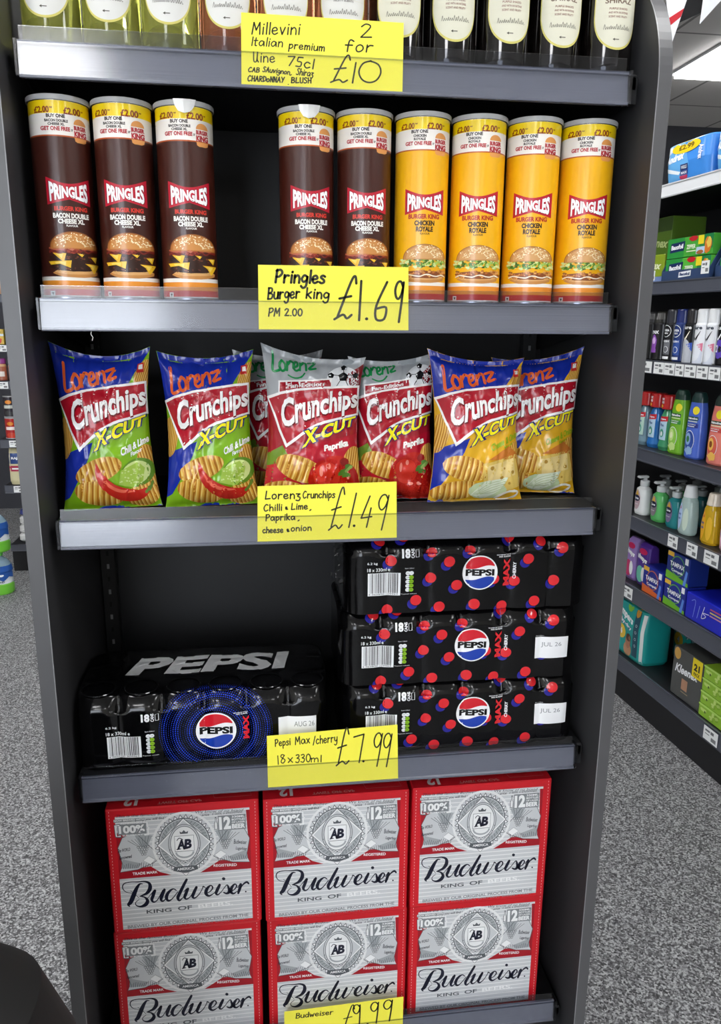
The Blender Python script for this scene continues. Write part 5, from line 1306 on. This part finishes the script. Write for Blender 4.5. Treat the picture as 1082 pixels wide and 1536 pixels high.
for k, (u, d, c) in enumerate(((.45, .115, '#b9bec0'), (.405, .20, '#9aa0a2'), (.36, .115, '#4f9a5c'), (.30, .21, '#5a7a64'), (.27, .125, '#2a6a70'))):
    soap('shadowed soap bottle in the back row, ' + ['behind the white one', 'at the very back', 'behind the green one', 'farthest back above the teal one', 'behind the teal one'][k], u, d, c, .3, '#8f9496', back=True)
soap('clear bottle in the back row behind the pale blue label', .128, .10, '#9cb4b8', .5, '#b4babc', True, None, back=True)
# sixth shelf: pads and tampons
def pad(label, u, d, wd, hh, base, hi):
    lf = Loft([(wd*.9, .04, 0), (wd, .05, .01), (wd, .052, hh*.55), (wd*.95, .04, hh-.01), (wd*.9, .012, hh)], 5., 0, .026); mb = MB(); lf.mesh(mb, P(base), 28); A = Art()
    A.textq('always', [(-wd*.42, hh*.62), (wd*.40, hh*.54), (wd*.40, hh*.68), (-wd*.42, hh*.78)], W_, 1, .05, .2); A.ell(0, hh*.82, wd*.34, hh*.07, P('#c4285c'), 1, 18); A.ell(-.004, hh*.28, wd*.32, hh*.2, P(hi), 1, 18); A.ell(wd*.2, hh*.3, wd*.16, hh*.17, W_, 2, 16)
    mb.art(A, lf.fn, .001, .0003, .01); item('pad_pack', label, 'pad pack', 'pad packs', mb, u, d, GZ[1]+.0005)
pad('light purple pad pack next to the grey panel', .462, .030, .062, .150, '#8f74b4', '#c4386c'); pad('dark purple pad pack, second from the left', .388, .030, .070, .148, '#4f2f8c', '#6ac0a8')
pad('pale pad pack lying in shadow behind the orange-edged box', .318, .13, .060, .150, '#8a8690', '#7ab09a')
def tampax(low, mark):
    def f(A, w_, h_):
        A.poly([(-w_*.5, 0), (w_*.5, 0), (w_*.5, h_*.12), (-w_*.5, h_*.30)], P(low), 0); A.text('TAMPAX', -w_*.34, h_*.50, w_*.30, h_*.66, W_, 3, .03); A.text('Compak', -w_*.26, h_*.30, w_*.26, h_*.42, W_, 3, .03)
        A.ring(0, h_*.56, w_*.30, h_*.36, .0035, P(mark), 1, 30); A.rect(-w_*.48, h_*.82, -w_*.2, h_*.98, P('#e8b63a'), 1); A.rect(w_*.30, h_*.74, w_*.44, h_*.96, W_, 1); A.poly([(w_*.28, 0), (w_*.40, 0), (w_*.46, h_*.5), (w_*.38, h_*.55)], P('#5c8ae0'), 1)
    return f
TB = P('#1c2a8c')
cartonbox('tampon_box', 'blue tampon box with an orange lower edge', 'tampon box', 'tampon boxes', .345, .232, .012, GZ[1], .092, .07, TB, tampax('#d8642a', '#c4643c'))
cartonbox('tampon_box', 'blue tampon box with a green edge, lower of the two stacked', 'tampon box', 'tampon boxes', .222, .108, .012, GZ[1], .086, .07, TB, tampax('#6fb52c', '#5ca84a'))
cartonbox('tampon_box', 'blue tampon box with a green edge, on top of the other', 'tampon box', 'tampon boxes', .226, .110, .016, GZ[1]+.087, .092, .07, P('#1c2f7c'), tampax('#6fb52c', '#5ca84a'))
def plainb(A, w_, h_):
    A.stroke([(-w_*.30, h_*.15), (-w_*.27, h_*.8), (-w_*.36, h_*.75)], .002, P('#8fa4e8'), 1); A.stroke([(-w_*.2, h_*.2), (-w_*.16, h_*.7)], .002, P('#8fa4e8'), 1); A.stroke([(-w_*.05, h_*.75), (-w_*.1, h_*.3), (.0, h_*.42), (-w_*.08, h_*.5), (w_*.06, h_*.55)], .002, W_, 1)
    for k, c in enumerate(('#c48a9c', '#d8c45a', '#c4546c')): A.rect(w_*.08, h_*(.52+k*.12), w_*.5, h_*(.57+k*.12), P(c), 1)
cartonbox('tampon_box', 'large bright blue box at the right photo edge, with thin coloured lines', 'tampon box', None, .098, -.10, .008, GZ[1], .082, .16, P('#1a24b8'), plainb)
# base shelf: nappies and tissues
def nappy(label, u, d, wd, hh):
    lf = Loft([(wd*.94, .10, 0), (wd, .115, .012), (wd, .12, hh*.6), (wd*.96, .10, hh-.012), (wd*.88, .05, hh)], 6., 0, .06); mb = MB(); lf.mesh(mb, P('#1f9c98'), 36); A = Art()
    A.textq('Pampers', [(-wd*.44, hh*.72), (wd*.14, hh*.60), (wd*.14, hh*.74), (-wd*.44, hh*.90)], W_, 2, .05); A.textq('baby-dry', [(-wd*.38, hh*.62), (wd*.12, hh*.50), (wd*.12, hh*.58), (-wd*.38, hh*.71)], P('#1d3f7c'), 1, .12); A.textq('baby-dry', [(-wd*.38, hh*.62), (wd*.12, hh*.50), (wd*.12, hh*.58), (-wd*.38, hh*.71)], W_, 2, .04)
    A.ell(-wd*.22, hh*.42, wd*.15, hh*.13, P('#e6c23a'), 1, 18); A.text('4', -wd*.26, hh*.37, -wd*.18, hh*.48, W_, 2, .05); A.blob(-wd*.02, hh*.90, wd*.09, hh*.07, P('#7cb83a'), 1, 12, .15, 2)
    A.poly([(wd*.18, hh*.1), (wd*.34, hh*.1), (wd*.34, hh*.95), (wd*.18, hh*.95)], P('#1d4a5c'), 1); A.blob(wd*.26, hh*.88, wd*.07, hh*.08, P('#c48a2a'), 2, 10, .2, 1)
    for k in range(4): A.ring(wd*.26, hh*(.3+k*.12), .005, .005, .0012, W_, 2, 12)
    A.rect(wd*.40, hh*.04, wd*.46, hh*.9, P('#d4dad8'), 1)
    A.ell(wd*.03, hh*.16, wd*.13, hh*.12, P('#b98a68'), 3, 20); A.ell(wd*.04, hh*.31, wd*.085, hh*.13, P('#a8745a'), 4, 20); A.ell(wd*.05, hh*.38, wd*.08, hh*.07, P('#4a3428'), 4, 16)
    mb.art(A, lf.fn, .001, .0003, .015); item('nappy_pack', label, 'nappy pack', 'nappy packs', mb, u, d, GZ[0]+.0005)
nappy('teal nappy pack at the front of the base shelf', .408, .015, .185, .205); nappy('teal nappy pack in the shadow behind the front one', .300, .17, .17, .20)
def cube(A, w_, h_):
    A.textq('Kleenex', [(-w_*.38, h_*.50), (w_*.40, h_*.56), (w_*.40, h_*.72), (-w_*.38, h_*.68)], W_, 2, .03, .25); A.rect(w_*.18, h_*.62, w_*.5, h_*1.0, P('#e8d21e'), 3); A.text('21', w_*.23, h_*.76, w_*.42, h_*.90, P('#1c1c1c'), 4, .05); A.text('PACK', w_*.24, h_*.66, w_*.44, h_*.73, P('#1c1c1c'), 4, .03)
    A.ell(-w_*.34, h_*.88, w_*.11, h_*.12, P('#c89a4c'), 2, 16); A.rect(-w_*.12, h_*.22, w_*.08, h_*.44, P('#b08468'), 2); A.rect(-w_*.12, h_*.16, w_*.12, h_*.18, P('#9a8c6c'), 2)
cartonbox('tissue_box', 'dark grey cube tissue box with a yellow corner patch', 'tissue box', None, .140, -.008, .014, GZ[0], .162, .13, P('#4c4d4c'), cube, .004)
def lime(A, w_, h_):
    rd = random.Random(2)
    for k in range(16): A.blob(rd.uniform(-w_*.43, w_*.43), rd.uniform(h_*.28, h_*.74), rd.uniform(.004, .012), rd.uniform(.003, .008), P(rd.choice(['#a9d04a', '#7ca82a', '#c4de7c'])), 1, 10, .3, k)
    A.rect(-w_*.5, h_*.86, w_*.5, h_, P('#b4d86a'), 2); A.ell(-w_*.36, h_*.5, .004, .004, P('#4c6a1c'), 3, 10)
for k in range(4): cartonbox('tissue_box', 'lime green tissue box, ' + ['lowest', 'second from the bottom', 'third from the bottom', 'topmost'][k] + ' of the stack of four', 'tissue box', 'stack of lime tissue boxes', -.012, -.235, .012+.001*k, GZ[0]+k*.0405, .040, .11, P('#8fbc34'), lime, .002)

# far left: shelving facing the camera, groceries and water bottles
LY = 3.08; LX0, LX1 = -1.43, -.55
lun = thing('grocery_shelving_unit', 'dark grocery shelving unit far away on the left, facing the camera', 'shelving unit', (LX0, LY, 0))
LZ = [.152, .474, .716, 1.016, 1.195, 1.44, 1.72]; LB = [.115, .432, .672, .972, 1.157, 1.40, 1.68]
MB().box(0, LX1-LX0, .40, .43, 0, 1.95, DRK).build('back_panel', lun); MB().box(0, LX1-LX0, .02, .04, 0, .113, mat('#17171a', .45)).build('kick_plate', lun)
for k in range(7):
    sh = MB().box(0, LX1-LX0, .006, .4, LZ[k]-.02, LZ[k], DRK).build('shelf', lun)
    MB().prism([(.006, LB[k]), (0, LB[k]), (.002, LB[k]+.004), (.002, LZ[k]-.004), (0, LZ[k]), (.006, LZ[k])], 'x', 0, LX1-LX0, RGREY).build('price_rail', sh)
def lt(x0, x1, z, h_, label): ticket(lambda o: setattr(o, 'location', ((x0+x1)/2, LY-.0005, z)), x1-x0, h_, label, 'price tickets on the far left shelving')
lt(-1.385, -1.338, .436, .034, 'white price ticket on the rail below the rice bags'); lt(-1.385, -1.335, .676, .034, 'white price ticket on the rail below the red tins'); lt(-1.41, -1.362, .976, .034, 'white price ticket on the rail below the purple-topped jars'); lt(-1.325, -1.285, .976, .034, 'white price ticket right of the other one, below the jars'); lt(-1.40, -1.35, 1.161, .032, 'white price ticket below the grocery cartons')
def litem(name, label, cat, group, mb, x, y, z): o = tag(mb.build(name), label, cat, group); o.location = (x, y, z+.0005); return o
for k, (x, z) in enumerate(((-1.375, .717), (-1.303, .717), (-1.375, .828), (-1.303, .828))):
    r = .034; mb = MB().lathe([(r, 0), (r+.001, .002), (r, .004), (r, .104), (r+.001, .106), (r, .108)], 24, [P('#b8babc'), P('#b8babc'), P('#a81a1c') if k != 2 else P('#26202a'), P('#b8babc'), P('#b8babc')])
    A = Art(); A.ell(0, .078, .016, .010, P('#e08a2a'), 0); A.rect(-.025, .046, .025, .062, P('#f0e4e0') if k != 2 else P('#c8ccc4'), 0); A.blob(0, .02, .022, .014, P('#c8402c') if k != 2 else P('#3a3a3c'), 0, 12, .2, k)
    mb.art(A, cyl(r), .0004, .0002, .008); litem('tin', 'red tomato tin, %s on the far left shelf' % ['lower left of the four', 'lower right of the four', '', 'upper right of the four'][k] if k != 2 else 'dark tin on top of the red one on the far left shelf', 'tin', 'tins on the far left shelving', mb, x, LY+.045, z)
for k, x in enumerate((-1.395, -1.340, -1.262)):
    mb = MB().lathe([(.022, 0), (.024, .004), (.024, .07), (.020, .082), (.020, .084), (.022, .085), (.022, .108), (.020, .110)], 20, [P('#9a4a3a'), P('#a8624a'), P('#c49a6c'), P('#a83a4a'), P('#8a3a7c'), P('#8f3f84'), P('#8f3f84')])
    A = Art(); A.rect(-.018, .02, .018, .045, P('#e4dcd4'), 0); mb.art(A, cyl(.024), .0004, .0002, .008); litem('jar', 'small jar with purple lid, %s on the far left shelf' % ['first', 'second', 'third from the left'][k], 'jar', 'jars on the far left shelving', mb, x, LY+.035, 1.016)
for k, x in enumerate((-1.36, -1.262)):
    lf = Loft([(.085, .05, 0), (.095, .06, .02), (.092, .055, .15), (.088, .02, .19)], 4., 0, .03); mb = MB(); lf.mesh(mb, P('#d0c8a0'), 24); A = Art()
    A.rect(-.044, .11, .044, .165, P('#1f3f7c'), 0); A.text('RAJAH', -.03, .13, .03, .146, W_, 1, .05); A.rect(-.045, .07, .045, .10, P('#a8284a'), 0); A.rect(-.03, .08, .03, .088, W_, 1); mb.art(A, lf.fn, .001, .0003, .02)
    litem('rice_bag', ['blue and cream rice bag at the far left', 'blue and cream rice bag half hidden by the grey panel'][k], 'rice bag', 'rice bags on the far left shelving', mb, x, LY+.02, .474)
for k in range(3):
    lf = Loft([(.13, .10, 0), (.15, .13, .012), (.15, .13, .036), (.13, .10, .046)], 4., 0, .08); mb = MB(); lf.mesh(mb, P('#e4e6e6'), 24); A = Art(); A.rect(-.05, .016, .05, .02, P('#b4b8bc'), 0); mb.art(A, lf.fn, .001, .0003, .02)
    litem('flour_bag', 'white packet lying flat, %s in the pile on the far left base shelf' % ['lowest', 'middle', 'topmost'][k], 'packet', 'white packets in a pile', mb, -1.325+.004*k, LY+.02, .152+k*.0475)
mbp = MB(); Loft([(.11, .08, 0), (.13, .11, .012), (.12, .10, .03), (.09, .06, .04)], 4., 0, .07).mesh(mbp, P('#24307c'), 24); litem('packet', 'dark blue packet on top of the white packets', 'packet', None, mbp, -1.325, LY+.025, .2955)
cc = ['#4f8a3a', '#d8b83a', '#c8c4b4']
for k, (x, hh, wd, c) in enumerate(((-1.322, .165, .06, '#6f9a3c'), (-1.395, .075, .06, '#d0b040'))):
    mb = MB().box(-wd/2, wd/2, 0, .05, 0, hh, P(c), .002); A = Art(); A.rect(-wd*.5, hh*.55, wd*.5, hh*.7, P('#c8d8e4'), 0); A.blob(0, hh*.25, wd*.35, hh*.18, P('#c83a2c'), 1, 12, .2, k); A.blob(0, hh*.8, wd*.3, hh*.12, P('#3f7a2c'), 1, 12, .2, k+2); mb.art(A, flat(), .0004, .0002)
    litem('grocery_carton', ['tall green grocery carton beside the panel, far left', 'small yellow tin-sized carton at the left photo edge'][k], 'carton', None, mb, x, LY+.015, 1.195)
for k, (x, z, hh, c) in enumerate(((-1.365, 1.44, .20, '#b08a6c'), (-1.268, 1.44, .17, '#c4a484'), (-1.37, 1.72, .2, '#cdb46a'))):
    lf = Loft([(.075, .05, 0), (.085, .06, .02), (.08, .055, hh-.03), (.07, .015, hh)], 3.5, 0, .03); mb = MB(); lf.mesh(mb, P(c), 24); A = Art(); A.rect(-.03, hh*.5, .03, hh*.7, P('#e4d8c8'), 0); mb.art(A, lf.fn, .001, .0003, .02)
    litem('baking_bag', ['brown paper-coloured bag at the left photo edge', 'beige bag partly behind the grey panel, far left', 'yellow bag on the highest far left shelf'][k], 'bag', None, mb, x, LY+.02, z)
def water(label, x, y, z):
    t = thing('water_bottle', label, 'water bottle', (x, y, z), 0, 'stacked water bottles')
    mb = MB(); pr = [(.052, .004), (.056, 0), (.060, .008), (.061, .03), (.061, .05), (.058, .056), (.058, .11), (.060, .118), (.054, .145), (.036, .170), (.018, .184), (.016, .196)]
    mb.lathe(pr, 32, [P('#6fc23a')]*4+[mat('#d6e6ea', .15, 0, .4, .3)]+[P('#e2eaec')]*1+[P('#2554a0')]*2+[mat('#a9c8da', .1, 0, .5, .5, 1.33)]*3)
    A = Art(); A.poly([(-.09, .092), (-.05, .078), (-.02, .095), (.03, .070), (.06, .09), (.09, .08), (.09, .112), (-.09, .112)], P('#2554a0'), 0); A.text('HIGHLAND', -.035, .062, .035, .072, P('#22304c'), 1, .03); A.blob(.02, .1, .012, .006, W_, 1, 10, .2, 2); A.rect(-.09, .05, .09, .056, P('#7fcb4a'), 1)
    mb.art(A, cyl(.0612), .0003, .0002, .01); mb.build('bottle_body', t)
    MB().lathe([(.020, .190), (.021, .192), (.021, .214), (.019, .216)], 24, P('#5fc24a')).build('cap', t)
water('water bottle with green cap, standing on the floor at the left photo edge', -1.392, 2.76, .0)
water('water bottle with green cap and blue label, on top of the lower bottle', -1.392, 2.76, .2165)

# bunting under the ceiling on the right
bt = thing('bunting', 'string of white, red and black pennants hanging at the top right', 'bunting', (0, 0, 0))
cord = [(.95, 1.4, 2.40), (1.12, 1.4, 2.392), (1.30, 1.4, 2.388), (1.50, 1.4, 2.392), (1.8, 1.4, 2.41)]
MB().tube(cord, .002, P('#e8e8e8'), 6).build('cord', bt)
def pennant(pts, m, stripe=None, dy=0.):
    y = 1.4+dy; mb = MB().prism(pts, 'y', y-.0006, y+.0006, m)
    if stripe: 
        for yy in (y-.0009, y+.0009): mb.add([(p[0], yy, p[1]) for p in stripe], [(0, 1, 2, 3)], P('#d0323c'))
    mb.build('pennant', bt)
WF, KF = mat('#f0f1f2', .7), mat('#1c1c1d', .7)
pennant([(1.118, 2.392), (1.245, 2.389), (1.176, 2.155)], WF, [(1.152, 2.222), (1.206, 2.256), (1.198, 2.232), (1.158, 2.200)])
pennant([(1.19, 2.391), (1.315, 2.388), (1.30, 2.265), (1.19, 2.215)], KF, None, .012)
pennant([(1.27, 2.388), (1.42, 2.389), (1.262, 2.216)], WF, None, .0)

# black shopping bag standing in front of the unit, bottom left
bgk = thing('black_bag', 'black rounded bag standing on the floor at the bottom left corner', 'bag', (-.478, -.43, 0), 0)
BK = mat('#0d0d0f', .7, vary=.1, vscale=12)
lfb = Loft([(.26, .20, 0), (.33, .25, .02), (.345, .26, .25), (.335, .25, .45), (.31, .23, .56), (.25, .18, .65), (.15, .11, .70), (.05, .04, .72)], 2.6)
mbb = MB(); lfb.mesh(mbb, BK, 40); mbb.build('bag_body', bgk)
pp = [lfb.fn(-.1+.2*i/10, .57)[0]+Vector((0, -.002, 0)) for i in range(11)]
MB().tube(pp, .003, mat('#2a2b2d', .5), 6).build('piping', bgk)
